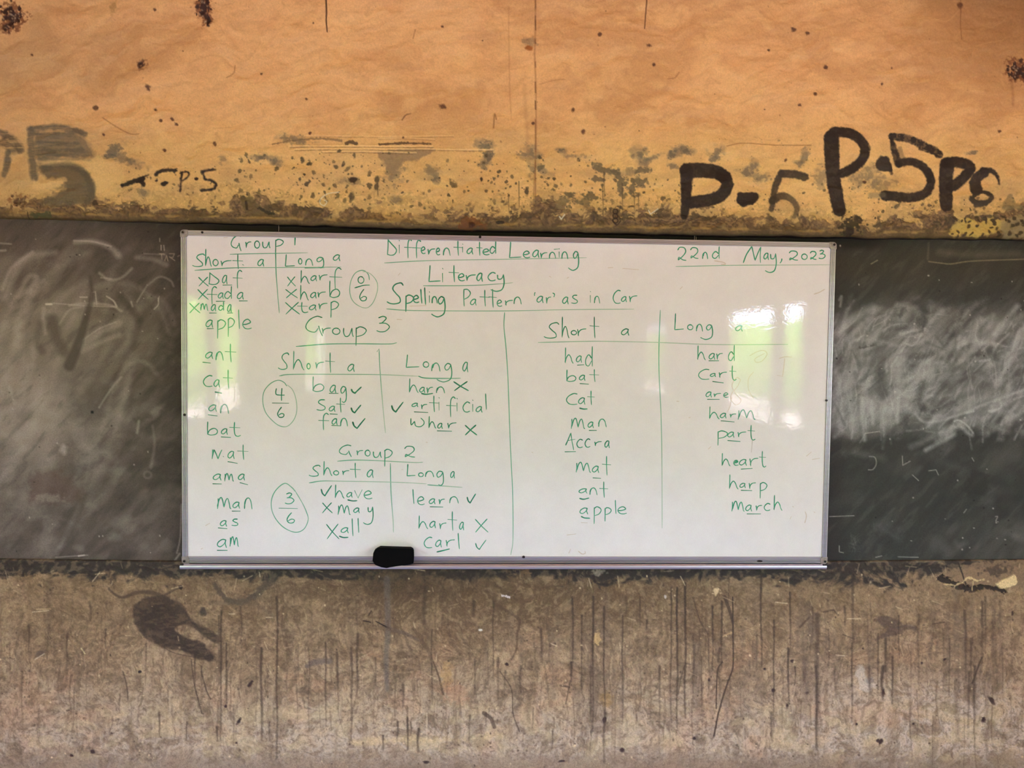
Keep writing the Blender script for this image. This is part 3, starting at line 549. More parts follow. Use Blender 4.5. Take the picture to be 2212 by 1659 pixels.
# long vertical drips (x, top, bottom, width, strength)
dr = C8(62, 50, 40)
for x, a, b_, w_, al in [(477, 1320, 1600, 4, .75), (489, 1390, 1520, 4, .7), (520, 1310, 1400, 3, .6), (565, 1400, 1600, 5, .7), (598, 1290, 1640, 4, .75), (472, 1330, 1430, 3, .6), (420, 1410, 1480, 4, .7), (344, 1540, 1590, 4, .7), (404, 1560, 1600, 3, .6), (470, 1570, 1600, 5, .75), (581, 1560, 1600, 3, .6), (436, 1440, 1480, 3, .6), (258, 1500, 1540, 3, .5), (143, 1370, 1470, 4, .5), (105, 1260, 1400, 16, .3), (62, 1350, 1400, 4, .5), (315, 1390, 1480, 3, .5), (196, 1300, 1340, 4, .5), (228, 1360, 1400, 4, .6), (703, 1390, 1570, 3, .7), (667, 1400, 1580, 2, .5), (729, 1410, 1480, 4, .7), (759, 1400, 1600, 4, .55), (772, 1370, 1470, 5, .65), (811, 1420, 1480, 3, .5), (918, 1270, 1370, 8, .55), (933, 1360, 1520, 3, .6), (1023, 1300, 1330, 6, .7), (1029, 1230, 1270, 5, .6), (1025, 1425, 1500, 3, .5), (1066, 1300, 1460, 3, .6), (1076, 1420, 1520, 4, .5), (1125, 1440, 1500, 6, .5), (1090, 1450, 1500, 3, .5), (1170, 1360, 1430, 5, .55), (1237, 1290, 1460, 3.5, .95), (1234, 1430, 1480, 3, .9), (1256, 1330, 1490, 3, .85), (1281, 1290, 1580, 4, .95), (1276, 1440, 1580, 5, .55), (1305, 1310, 1540, 3.5, .95), (1306, 1540, 1650, 5, .6), (1345, 1330, 1560, 3, .7), (1382, 1290, 1350, 3, .7), (1395, 1340, 1360, 4, .8), (1352, 1290, 1330, 4, .5), (1425, 1440, 1560, 4, .5), (1450, 1270, 1560, 3, .7), (1462, 1270, 1570, 4, .95), (1480, 1260, 1550, 4.5, .95), (1497, 1370, 1530, 4, .6), (1512, 1360, 1400, 3, .4), (1539, 1310, 1450, 3, .85), (1530, 1380, 1440, 3, .6), (1559, 1300, 1440, 3.5, .85), (1552, 1400, 1430, 5, .6), (1644, 1240, 1440, 4, .85), (1635, 1370, 1440, 3, .5), (1671, 1340, 1570, 3, .8), (1665, 1540, 1600, 6, .5), (1706, 1280, 1400, 3, .85), (1703, 1400, 1520, 3.5, .9), (1718, 1440, 1480, 3, .7), (1737, 1450, 1480, 3, .7), (1756, 1310, 1390, 3, .6), (1766, 1330, 1440, 10, .65), (1764, 1440, 1620, 5, .9), (1790, 1360, 1450, 3, .5), (1803, 1440, 1490, 4, .5), (1824, 1310, 1350, 4, .6), (1842, 1240, 1390, 6, .6), (1841, 1390, 1560, 3.5, .7), (1877, 1440, 1500, 4, .5), (1896, 1370, 1490, 3, .7), (1913, 1380, 1450, 5, .75), (1907, 1440, 1510, 6, .8), (1927, 1420, 1520, 4, .75), (1941, 1330, 1420, 3, .6), (1984, 1330, 1490, 4, .4), (2050, 1380, 1500, 3, .6), (2085, 1320, 1470, 5, .7), (2098, 1380, 1500, 5, .6), (2105, 1440, 1560, 6, .7), (2120, 1300, 1450, 6, .55), (2092, 1450, 1570, 4, .6), (2128, 1290, 1400, 5, .5), (2145, 1330, 1420, 4, .35), (2165, 1400, 1510, 4, .35), (2040, 1360, 1480, 4, .3), (1575, 1240, 1300, 3, .5), (1690, 1440, 1580, 3, .3), (870, 1480, 1530, 5, .6), (880, 1550, 1620, 4, .85), (886, 1560, 1590, 3, .7), (904, 1575, 1625, 5, .8), (827, 1590, 1620, 4, .7), (858, 1560, 1600, 4, .7), (1014, 1545, 1600, 3, .6), (1050, 1540, 1570, 3, .5), (1150, 1530, 1580, 3, .5), (1193, 1580, 1620, 3, .5)]:
    n_ = max(2, int((b_ - a) / 45)); pts = [(x + rng.normal(0, 1.0), a + (b_ - a) * i / n_) for i in range(n_ + 1)]
    cv.stroke(pts, (w_ * 1.1, w_ * .7), dr * .9, (al, al * .6), soft=1.6 + w_ * .45, rough=.7, h=-.0008)
for _ in range(260):
    x = rng.uniform(-10, 2220); a = rng.uniform(1280, 1560); L = rng.uniform(12, 110) * (1.3 if x > 1200 else .9)
    cv.stroke([(x, a), (x + rng.normal(0, 2.5), a + L * .5), (x + rng.normal(0, 4), a + L)], (rng.uniform(1.5, 4.2), 1.2), C8(80, 65, 52), rng.uniform(.15, .5), soft=3)
for _ in range(110):
    x = rng.choice([rng.uniform(0, 2212), rng.normal(2090, 40), rng.normal(1560, 60), rng.normal(1280, 40), rng.normal(1760, 30)]); a = rng.uniform(1270, 1500); L = rng.uniform(50, 160)
    cv.stroke([(x, a), (x + rng.normal(0, 3), a + L)], (rng.uniform(6, 16), 4), C8(96, 82, 70), rng.uniform(.12, .35), soft=8)
cv.stroke([(1566, 1290), (1576, 1320), (1583, 1345)], (8, 5), dr, .75, soft=2); cv.stroke([(1583, 1290), (1583, 1380), (1583, 1440), (1570, 1480), (1552, 1540), (1542, 1590)], (3, 3.6), dr, .92, soft=1.6)
cv.stroke([(1560, 1430), (1550, 1450), (1547, 1530)], 3, dr, .8); cv.stroke([(1497, 1290), (1512, 1340), (1530, 1370)], 3, dr, .5); cv.stroke([(1562, 1374), (1580, 1366)], 3, C8(190, 160, 116), .6)
cv.stroke([(2120, 1420), (2108, 1452), (2100, 1475)], 4, dr, .7)
cv.stroke([(1728, 1355), (1748, 1334)], 4, dr, .6, soft=3); cv.stroke([(1780, 1322), (1800, 1318), (1810, 1328)], 4, dr, .6, soft=2)
for p, w_ in (([(1494, 1434), (1478, 1440), (1465, 1500)], 2), ([(413, 1425), (420, 1480), (436, 1540)], 3), ([(435, 1450), (445, 1490), (455, 1510)], 3), ([(266, 1450), (274, 1485), (276, 1512)], 3), ([(1080, 1450), (1105, 1490), (1108, 1540), (1122, 1580)], 2.4), ([(1232, 1470), (1222, 1520)], 2.6), ([(1210, 1480), (1230, 1484)], 4), ([(1045, 1540), (1060, 1552), (1068, 1570)], 8), ([(2015, 1348), (2040, 1344)], 3), ([(1820, 1370), (1845, 1380)], 2)):
    cv.stroke(p, w_, dr, .6, soft=2)
# pale scratches
for _ in range(150):
    x, y = rng.uniform(-10, 2220), 1216 + 420 * rng.rand() ** 1.7; an = rng.choice([rng.uniform(-.5, .5), rng.uniform(1.1, 2)]); L = rng.uniform(4, 26)
    cv.stroke([(x, y), (x + L * math.cos(an), y + L * math.sin(an))], rng.uniform(1, 2), C8(206, 186, 152), rng.uniform(.2, .65), soft=1.9)
for x, y, L, an in [(1675, 1301, 26, .1), (1830, 1336, 28, 0), (1805, 1415, 20, .05), (495, 1326, 12, 0), (575, 1334, 14, 0), (1272, 1250, 20, 1.3), (922, 1540, 60, 1.57), (1470, 1245, 22, 1.1), (200, 1256, 26, -.9), (70, 1322, 36, -.1), (868, 1225, 50, .15), (560, 1236, 10, 1.4), (1190, 1390, 14, .4)]:
    cv.stroke([(x, y), (x + L * math.cos(an), y + L * math.sin(an))], 1.8, C8(212, 196, 166), .7, soft=1.5)
for _ in range(500):
    cv.blob(rng.uniform(-10, 2222), rng.uniform(1240, 1660), rng.uniform(1, 2.6), rng.uniform(1, 2.6), C8(72, 58, 46) if rng.rand() < .7 else C8(206, 186, 150), rng.uniform(.4, .85), soft=.8, rough=0)

ve = np.maximum(V, E2)
roll = np.clip(1 - (V - E2) / 6.0, 0, 1)
Yv = 0.036 - cv.h + 0.006 * (1 - np.sqrt(1 - np.clip(roll, 0, 1) ** 2))
Yv = np.where(V < E2, 0.036 + 0.006 + np.clip((E2 - V) / 10, 0, 1) * 0.02, Yv)
x, z = P(U, ve, 0.036); x = np.clip(x, -XW, XW); z = np.maximum(z, 0)
low = mesh_obj('lower_plaster', np.stack([x, Yv, z], -1).reshape(-1, 3), grid_faces(*U.shape), M_LOW, wall, True, np.clip(lin(cv.col) * np.array([1.12, 1.15, 1.09]), 0, .95).reshape(-1, 3))
low['label'] = 'worn brown plaster with dark drips below the blackboard'
core = box('masonry_core', -XW, XW, 0.075, 0.27, 0, 3.3, M_BROWN, wall)

# ------------------------------------------------------------------ painted blackboard
vs = np.arange(446, 1222, 1.55)
cv = Canvas(cols(1.5, ((-20, 425), (1765, 2232)), coarse=20), vs); U, V = cv.U, cv.V
L_ = U < 1100
g1 = fbm(U * .007, V * .009, 61); g2 = fbm(U * .02 + V * .012, V * .012, 62); g3 = fbm(U * .06 + V * .05, V * .03, 63)
lc = C8(74, 68, 62); rc = C8(50, 53, 50)
cv.col[:] = np.where(L_[..., None], lc, rc)
hz = np.where(L_, (1 - sst(U, 60, 380)) * np.exp(-((V - 840) / 240) ** 2), 0)
cv.mix(np.s_[:], hz * (.45 + 1.1 * (g1 - .2)), C8(150, 140, 132))
cv.mix(np.s_[:], np.where(L_, sst(g2, .4, .7) * .34 * sst(V, 480, 560), sst(g2, .5, .7) * .12), C8(134, 125, 116))
cv.mix(np.s_[:], np.where(L_, (1 - sst(V, 470, 560)) * sst(U, 150, 380) * .7, 0), C8(52, 42, 33))  # soft shadow under the ledge painted in on the left
cv.mix(np.s_[:], np.where(L_, sst(U, 300, 392) * .35, (1 - sst(U, 1790, 1850)) * .45), C8(40, 36, 33))  # darker towards the whiteboard; on the right its shadow is painted in
cv.mix(np.s_[:], np.where(L_, 0, (1 - sst(V, 560, 660)) * .45), C8(58, 52, 38))
rz_ = np.where(L_, 0, sst(V, 630, 720) * (1 - sst(V + (U - 1900) * .05, 900, 960)))
cv.mix(np.s_[:], rz_ * (.5 + .8 * (g2 - .35) + .5 * (g3 - .5)), C8(142, 146, 146))
cv.mix(np.s_[:], np.where(L_, 0, sst(U, 2050, 2212) * sst(V, 860, 960) * .5 * sst(g1, .35, .65)), C8(96, 100, 96))
cv.mix(np.s_[:], sst(g3, .55, .8) * .12, C8(150, 146, 140)); cv.mix(np.s_[:], (1 - sst(g3, .25, .45)) * .2, C8(36, 34, 31))
CH = C8(176, 170, 162); CR = C8(176, 182, 182)
cv.mix(np.s_[:], (1 - sst(V - edge_v(U), 14, 34)) * sst(U, 380, 520) * (1 - sst(U, 1850, 1960)) * .75, C8(26, 22, 16))  # gap between ledge and whiteboard: shade painted as near-black board colour
# left side wiping arcs
def arc(p, w_, a_, c=CH, soft=None, **k): cv.stroke(p, w_, c, a_, soft=soft or (w_ if not isinstance(w_, tuple) else max(w_)) * .8, **k)
for i in range(60):
    x = rng.uniform(-30, 300); y = rng.uniform(560, 1000); L = rng.uniform(60, 200); b_ = rng.uniform(.2, .75)
    arc([(x, y), (x - L * b_ * .3, y + L * .5), (x - L * b_ * .8, y + L)], rng.uniform(7, 26), rng.uniform(.05, .2), dry=.4, sx=.5, seed=i)
for i in range(44):
    x = rng.uniform(-30, 360); y = rng.uniform(540, 1180); L = rng.uniform(40, 130)
    arc([(x, y), (x + L * .5, y - rng.uniform(-5, 14)), (x + L, y + rng.uniform(0, 30))], rng.uniform(8, 22), rng.uniform(.04, .13), dry=.6, seed=i)
for (x0, y0, rx_, ry_, a0, a1, w_, al) in [(230, 780, 200, 240, 3.3, 4.5, 22, .2), (240, 800, 170, 200, 3.2, 4.4, 14, .2), (100, 900, 150, 230, 3.6, 5.2, 24, .16), (250, 760, 120, 150, 3.9, 6.0, 12, .16), (330, 800, 60, 160, 3.5, 5.6, 12, .16), (60, 1000, 130, 120, 3.4, 6.0, 20, .16), (180, 980, 140, 100, 3.6, 5.8, 18, .14), (300, 900, 60, 120, 3.6, 5.4, 9, .2), (120, 720, 80, 120, 2.6, 4.4, 18, .22), (60, 760, 60, 130, 3.4, 4.8, 16, .25)]:
    arc([(x0 + rx_ * math.cos(t_), y0 + ry_ * math.sin(t_)) for t_ in np.linspace(a0, a1, 7)], w_, al * 1.2, dry=.35)
for i in range(40):
    x = rng.uniform(0, 370); y = rng.uniform(860, 1190); cv.blob(x, y, rng.uniform(10, 34), rng.uniform(6, 20), CH if rng.rand() < .6 else C8(58, 54, 50), rng.uniform(.08, .24), soft=1.3, rough=.7, ang=rng.uniform(-.8, .4), rs=.05)
arc([(162, 524), (195, 521), (225, 528), (245, 540), (256, 552)], (7, 14), .5, soft=9); arc([(160, 520), (200, 522), (240, 532)], 3, .6, soft=3)
arc([(12, 640), (30, 590), (60, 555), (120, 545)], (16, 10), .4, soft=12); arc([(5, 625), (25, 580), (70, 545)], 8, .4, soft=6); arc([(40, 640), (60, 600), (75, 595)], 10, .35, soft=8); arc([(65, 630), (80, 600)], 9, .3, soft=7)
arc([(295, 556), (330, 560), (360, 572)], 10, .3, soft=7); arc([(310, 548), (355, 550)], 3, .35, soft=3); arc([(215, 590), (235, 604), (262, 600), (285, 580)], 5, .5, soft=5); arc([(218, 600), (240, 602)], 3, .5, soft=3)
arc([(150, 660), (190, 655), (240, 660), (262, 672)], 5, .5, soft=4); arc([(115, 655), (180, 660), (250, 663)], 2.4, .6, soft=2.5); arc([(100, 657), (112, 657)], 4, .85, c=C8(214, 206, 196), soft=3); arc([(128, 700), (150, 670), (180, 662)], 5, .4, soft=4)
arc([(95, 665), (93, 690), (98, 720)], 8, .4, soft=6); arc([(173, 642), (188, 642)], 3, .8, soft=2)
arc([(196, 660), (198, 632), (206, 630), (209, 658)], 2.4, .7, soft=2, smooth=False); arc([(200, 655), (208, 655)], 12, .3, soft=8)
arc([(230, 640), (245, 650), (252, 662)], (3, 4), .8, soft=2.5); arc([(178, 745), (215, 715), (255, 698)], (22, 16), .35, soft=10); arc([(178, 735), (215, 710), (252, 695)], 2.5, .5, soft=2.5); arc([(178, 760), (220, 738), (258, 724)], 10, .3, soft=6)
arc([(318, 616), (308, 632), (296, 652)], 3, .5, soft=3); arc([(320, 615), (345, 598), (368, 606), (375, 618)], 4, .4, soft=4); arc([(283, 652), (286, 662)], 4, .85, soft=3); arc([(333, 668), (342, 658), (342, 644)], 2.4, .8, soft=2)
arc([(344, 640), (342, 650)], 2, .6); arc([(345, 515), (345, 522)], 2, .6); arc([(348, 530), (348, 540)], 2.2, .8); arc([(354, 530), (355, 541)], 2.2, .7)
cv.stroke([(-5, 525), (24, 527)], 3, CH, .55, soft=3); cv.stroke([(-5, 542), (12, 541)], 5, CH, .5, soft=3)
for p in ([(344, 548), (356, 549)], [(349, 549), (350, 560)], [(356, 563), (360, 552), (363, 564)], [(366, 548), (377, 548), (373, 557), (366, 555), (378, 563)], [(384, 554), (388, 552)]): cv.stroke(p, 1.5, C8(190, 176, 156), .65, smooth=False)
cv.stroke([(195, 600), (198, 640), (185, 690), (170, 740), (150, 790)], (5, 24), C8(62, 56, 51), .65, soft=7)   # dark wiping arcs
cv.stroke([(112, 690), (122, 730), (138, 760)], 22, C8(70, 62, 56), .5, soft=12); cv.stroke([(260, 640), (285, 670), (300, 690)], 16, C8(56, 50, 46), .5, soft=10); cv.stroke([(88, 700), (80, 740), (92, 760)], 14, C8(76, 68, 62), .45, soft=10)
cv.poly([(65, 1035), (95, 1015), (140, 1025), (175, 1060), (170, 1085), (110, 1088), (60, 1080)], C8(84, 68, 62), .55, soft=16, rough=10); cv.blob(108, 1076, 30, 9, C8(146, 138, 130), .55, soft=.9, rough=.6)
cv.blob(199, 890, 3.5, 3.5, C8(18, 15, 13), .95); cv.blob(137, 971, 7, 10, C8(182, 178, 172), .55, soft=1.2); cv.blob(45, 970, 18, 9, CH, .3, soft=1.4); cv.blob(80, 922, 22, 14, CH, .3, soft=1.4)
arc([(330, 920), (334, 960), (326, 1010)], (3, 6), .3, soft=6); arc([(300, 910), (296, 935)], 5, .5, soft=5); arc([(20, 835), (32, 870)], 8, .35, soft=7); arc([(214, 880), (240, 840), (262, 815)], 4, .45, soft=4)
ring = [(319 + 8 * math.cos(t), 1026 + 7 * math.sin(t)) for t in np.linspace(0, 6.28, 12)]; arc(ring, 4, .25, soft=4)
arc([(382, 1195), (389, 1160), (392, 1090)], 3, .5, soft=3); arc([(378, 1210), (388, 1196)], 4, .55, soft=3); arc([(120, 1204), (190, 1199)], 2.4, .5, soft=2); arc([(170, 1201), (182, 1199)], 3, .7, c=C8(206, 200, 190))
for i in range(40): cv.blob(rng.uniform(0, 385), rng.uniform(500, 1200), rng.uniform(1, 2), rng.uniform(1, 2), C8(190, 184, 176) if rng.rand() < .6 else C8(24, 20, 18), .6, soft=.9, rough=0)
# right side chalk smears
for i in range(210):
    x = rng.uniform(1800, 2230); y = rng.uniform(665, 930); L = rng.uniform(18, 95); an = rng.normal(-.95 if rng.rand() < .7 else -.2, .28)
    if x < 1950 and y > 780: an = rng.normal(-1.45, .12)
    dx, dy = L * math.cos(an), L * math.sin(an); bw = rng.normal(0, L * .08)
    arc([(x - dx / 2, y - dy / 2), (x + bw, y + bw), (x + dx / 2, y + dy / 2)], (rng.uniform(5, 18), rng.uniform(3, 10)), rng.uniform(.12, .38), c=CR, dry=.6, seed=i)
for i in range(16):
    x = rng.uniform(1790, 2230); y = rng.uniform(700, 930); L = rng.uniform(12, 35); an = rng.normal(-.8, .5)
    arc([(x, y), (x + L * math.cos(an), y + L * math.sin(an))], rng.uniform(1.5, 3), rng.uniform(.2, .4), c=C8(186, 190, 188), soft=2.5)
for i in range(150):
    x = rng.uniform(1805, 2230); y = rng.uniform(690, 940); L = rng.uniform(18, 75)
    an = (-1.45 if (x < 1960 and y > 790) else -1.0 + .5 * math.sin(x * .02) + .4 * math.sin(y * .03)) + rng.normal(0, .16)
    dx, dy = L * math.cos(an), L * math.sin(an); bw = rng.normal(0, L * .1)
    arc([(x - dx / 2, y - dy / 2), (x + bw, y + bw), (x + dx / 2, y + dy / 2)], (rng.uniform(2.5, 6), 1.5), rng.uniform(.12, .36), c=C8(184, 190, 190), dry=.5, seed=i, soft=2.5)
for i in range(60):
    x = rng.uniform(1805, 2230); y = rng.uniform(700, 930); L = rng.uniform(14, 50); an = -1.0 + .5 * math.sin(x * .02) + rng.normal(0, .4)
    cv.stroke([(x, y), (x + L * math.cos(an), y + L * math.sin(an))], (rng.uniform(4, 12), 3), C8(70, 74, 72), rng.uniform(.15, .4), soft=4)
for p, w_, a_ in (([(1812, 720), (1850, 685), (1885, 665)], 16, .4), ([(1832, 735), (1860, 700)], 10, .35), ([(1948, 662), (1960, 666), (1950, 690)], 16, .4), ([(1975, 668), (1985, 678), (2010, 690), (2034, 676)], 14, .35), ([(2010, 660), (2030, 668)], 18, .3), ([(2150, 720), (2175, 690), (2198, 662)], 12, .5), ([(2100, 760), (2150, 725), (2205, 680)], 14, .35), ([(2105, 740), (2112, 700), (2118, 690)], 12, .4), ([(1835, 800), (1838, 880), (1845, 940)], 20, .35), ([(1862, 860), (1864, 915), (1868, 950)], 8, .5), ([(1884, 870), (1886, 915)], 8, .5), ([(1940, 860), (1938, 912)], 7, .55), ([(1951, 740), (1975, 745), (1998, 710)], 4, .5), ([(1848, 735), (1890, 735), (1940, 748)], 8, .3), ([(1945, 722), (1975, 714), (1998, 712)], 5, .5), ([(2116, 780), (2140, 775), (2150, 750), (2180, 720)], 5, .5), ([(1978, 894), (1990, 908), (2010, 912), (2060, 900), (2110, 880), (2190, 850), (2230, 835)], 6, .5), ([(2060, 880), (2130, 860), (2215, 845)], 16, .3), ([(2000, 972), (2040, 950), (2062, 938)], 9, .55), ([(1968, 965), (2010, 948), (2040, 930)], 12, .3), ([(2030, 915), (2040, 940), (2042, 960)], 30, .22), ([(2062, 910), (2072, 908), (2090, 920), (2102, 935)], 4, .7), ([(2072, 915), (2090, 935), (2100, 940)], 8, .5), ([(2160, 865), (2162, 880), (2142, 889)], 6, .7), ([(2088, 892), (2102, 888)], 5, .75), ([(2136, 888), (2148, 886)], 5, .8), ([(1995, 893), (2008, 891)], 6, .6)):
    arc(p, w_, a_, c=CR, dry=.25)
for p, w_ in (([(1945, 680), (1952, 668)], 10), ([(1990, 700), (1998, 660), (2005, 655)], 16), ([(2140, 760), (2152, 775)], 18), ([(1996, 830), (1985, 870), (2000, 890)], 14), ([(2012, 890), (2060, 870)], 12), ([(1900, 800), (1905, 850)], 20), ([(1858, 752), (1890, 745)], 4), ([(2000, 690), (1990, 715)], 10)):
    cv.stroke(p, w_, C8(64, 68, 66), .6, soft=w_ * .7, rough=3)
cv.stroke([(2006, 565), (2030, 568), (2055, 570), (2100, 564), (2212, 560)], 2.4, C8(150, 142, 110), .65, soft=2); arc([(2006, 525), (2004, 560)], 4, .3, c=C8(140, 134, 108), soft=4); arc([(1882, 570), (1896, 562)], 2, .6, c=C8(180, 174, 140)); cv.blob(1815, 531, 2, 2.4, C8(170, 160, 140), .9)
arc([(1813, 648), (1818, 640), (1815, 662)], 5, .45, c=CR, soft=4); arc([(2030, 545), (2090, 550), (2200, 548)], 14, .2, c=C8(150, 146, 120))
W2 = C8(196, 196, 190)
for p in ([(1878, 986), (1890, 988), (1893, 1002), (1886, 1014), (1876, 1015)], [(1949, 985), (1950, 1005), (1966, 996)], [(2006, 1017), (2022, 1015), (2027, 1026)], [(1971, 1026), (1984, 1038)], [(1813, 1179), (1813, 1192), (1822, 1194)], [(1892, 1204), (1905, 1201)], [(1940, 1203), (1984, 1204)], [(2082, 1108), (2088, 1100)], [(2150, 1116), (2155, 1116), (2151, 1126), (2156, 1127)], [(2100, 989), (2104, 996)], [(1792, 1116), (1845, 1114)], [(1870, 936), (1900, 932)]):
    cv.stroke(p, 1.7, W2, .6, soft=1.6, smooth=len(p) > 3)
for i in range(34): cv.stroke([(1832 + rng.uniform(0, 24), 1150 + rng.uniform(0, 45))] * 1 + [(1836 + rng.uniform(0, 24), 1150 + rng.uniform(0, 45))], 1, W2, .08, soft=1.5)
for i in range(60): cv.blob(rng.uniform(1800, 2225), rng.uniform(560, 1205), rng.uniform(.8, 2.2), rng.uniform(.8, 2.2), W2 if rng.rand() < .7 else C8(14, 14, 14), .65, soft=.9, rough=0)
for i in range(26):
    x = rng.uniform(1820, 2200); y = rng.uniform(940, 1190); arc([(x, y), (x + rng.uniform(-20, 30), y + rng.uniform(-12, 12)), (x + rng.uniform(-30, 50), y + rng.uniform(-5, 20))], rng.uniform(8, 24), rng.uniform(.04, .12), c=CR)
cv.poly([(2080, 1060), (2100, 1020), (2135, 1030), (2130, 1065), (2100, 1075)], C8(38, 38, 34), .6, soft=12, rough=10)
cv.h += (fbm(U * .01, V * .01, 71) - .5) * .004 + (g3 - .5) * .0008
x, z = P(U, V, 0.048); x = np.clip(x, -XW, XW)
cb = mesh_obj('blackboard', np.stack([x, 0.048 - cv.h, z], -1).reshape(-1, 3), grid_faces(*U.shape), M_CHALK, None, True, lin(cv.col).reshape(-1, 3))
set_props(cb, 'long dark painted wall blackboard with chalk smears behind the whiteboard', 'blackboard')

# ------------------------------------------------------------------ whiteboard
WX, WZ = 1.2, 0.6047
board = bpy.data.objects.new('whiteboard', None); COL.objects.link(board); board.location = (0, 0.02, Z0)
set_props(board, 'aluminium framed whiteboard covered in green marker spelling lists, hung on the blackboard', 'whiteboard')
FW = 0.0198; YS = 0.0045
def wz(x, y, z): return (x, y, Z0 + z)
bm = bmesh.new(); bm_box(bm, -WX + .008, WX - .008, YS, 0.02, Z0 - WZ + .008, Z0 + WZ - .008)
surf = bm_obj('writing_surface', bm, M_WB, board); surf['label'] = 'glossy white writing surface'

def rail(name, horizontal, pos, a0, a1, flip, prof):
    """extrude a profile (s across from outer edge inwards, y depth) along x or z"""
    Vv = []; n = len(prof)
    for e in (a0, a1):
        for s_, y in prof:
            q = pos + flip * s_
            Vv.append((e, y, Z0 + q) if horizontal else (q, y, Z0 + e))
    F = [(i, (i + 1) % n, n + (i + 1) % n, n + i) for i in range(n)] + [tuple(range(n))[::-1], tuple(range(n, 2 * n))]
    bm = bmesh.new(); vv = [bm.verts.new(v) for v in Vv]
    for f in F: bm.faces.new([vv[i] for i in f])
    return bm_obj(name, bm, M_ALU, board)
def ridged(w):
    p = [(0, .02), (0, .004)]
    for k, (a, b_) in enumerate(((0.02, .30), (.34, .52), (.56, .74), (.78, .97))):
        p += [(w * a, .0015), (w * (a + .05), -.0005), (w * (b_ - .04), -.0005), (w * b_, .0015)]
    p += [(w, .003), (w, .02)]
    return p
CR_ = 0.025
rt = rail('top_rail', True, WZ, -WX + CR_, WX - CR_, -1, ridged(FW))
rl = rail('side_rail', False, -WX, -WZ + CR_, WZ - CR_, 1, ridged(FW))
rr = rail('side_rail', False, WX, -WZ + CR_, WZ - CR_, -1, ridged(FW))
rb = rail('bottom_rail', True, -WZ, -WX + CR_ * .9, WX - CR_ * .9, 1, ridged(FW + .006))
# marker tray under the bottom rail: thin shelf and upturned lip
tray_prof = [(0.0, .018), (0.0, -.001), (-.004, -.003), (-.0065, -.03), (-.0035, -.034), (.001, -.0355), (.0045, -.036), (.0045, -.038), (-.001, -.039), (-.0075, -.037), (-.0095, -.032), (-.0095, .018)]
tr = rail('marker_tray', True, -WZ - .002, -WX + .006, WX - .018, 1, tray_prof)
tr['label'] = 'narrow aluminium marker tray with a bright lip'
# corner caps
def corner(sx, sz):
    pts = []
    R = .012; Wc = CR_ + .002
    for k in range(7):
        t_ = math.pi / 2 * k / 6
        pts.append((R - R * math.cos(t_), R - R * math.sin(t_)))
    pts = [(0, Wc)] + pts + [(Wc, 0), (Wc, FW * 1.02), (FW * 1.02, Wc)]
    bm = bmesh.new()
    fr = [bm.verts.new((sx * (WX + .001 - a), -.0022, Z0 + sz * (WZ + .001 - b_))) for a, b_ in pts]
    bk = [bm.verts.new((sx * (WX + .001 - a), .02, Z0 + sz * (WZ + .001 - b_))) for a, b_ in pts]
    n = len(pts); bm.faces.new(fr); bm.faces.new(bk[::-1])
    for i in range(n): bm.faces.new((fr[i], fr[(i + 1) % n], bk[(i + 1) % n], bk[i]))
    bmesh.ops.recalc_face_normals(bm, faces=bm.faces[:])
    c = bm_obj('corner_cap', bm, M_PLAST, board, bevel=.0014)
    return c
def disc(name, x, z, r, parent, y=-.003, mat=M_DARK, n=12, h=.003, squash=1.0):
    bm = bmesh.new()
    f = [bm.verts.new((x + r * math.cos(2 * math.pi * k / n), y, Z0 + z + squash * r * math.sin(2 * math.pi * k / n))) for k in range(n)]
    g = [bm.verts.new((v.co.x, y + h, v.co.z)) for v in f]
    bm.faces.new(f)
    for i in range(n): bm.faces.new((f[i], f[(i + 1) % n], g[(i + 1) % n], g[i]))
    bmesh.ops.recalc_face_normals(bm, faces=bm.faces[:])
    return bm_obj(name, bm, mat, parent)
def torus(name, x, z, R, r, parent, mat, y=-.003):
    bm = bmesh.new(); N, K = 18, 6; g = []
    for i in range(N):
        a = 2 * math.pi * i / N
        g.append([bm.verts.new((x + (R + r * math.cos(2 * math.pi * k / K)) * math.cos(a), y + r * math.sin(2 * math.pi * k / K), Z0 + z + (R + r * math.cos(2 * math.pi * k / K)) * math.sin(a))) for k in range(K)])
    for i in range(N):
        for k in range(K): bm.faces.new((g[i][k], g[(i + 1) % N][k], g[(i + 1) % N][(k + 1) % K], g[i][(k + 1) % K]))
    return bm_obj(name, bm, mat, parent, smooth=True)
for sx in (-1, 1):
    for sz in (-1, 1):
        c = corner(sx, sz)
        torus('screw_ring', sx * (WX - .009), sz * (WZ - .009), .0062, .0016, c, M_PLAST)
        disc('screw', sx * (WX - .009), sz * (WZ - .009), .0042, c, y=-.0034, h=.0015)
def bp(u, v, y=0.0):
    x, z = P(u, v, y); return float(x), float(z) - Z0
for u, v, r in ((437, 502, .0042), (1037, 512, .0048)):
    x, z = bp(u, v); disc('rail_screw', x, z, r, rt, y=-.0022)
x, z = bp(399, 896); disc('rail_screw', x, z, .0048, rl, y=-.0022)
x, z = bp(1785, 865); disc('rail_screw', x, z, .0042, rr, y=-.0022)
x, z = bp(1131, 1203); disc('rail_screw', x, z, .0055, rb, y=-.0022, squash=.8)
x, z = bp(1641, 1212); disc('rail_screw', x, z, .0105, rb, y=-.0022, squash=.32)

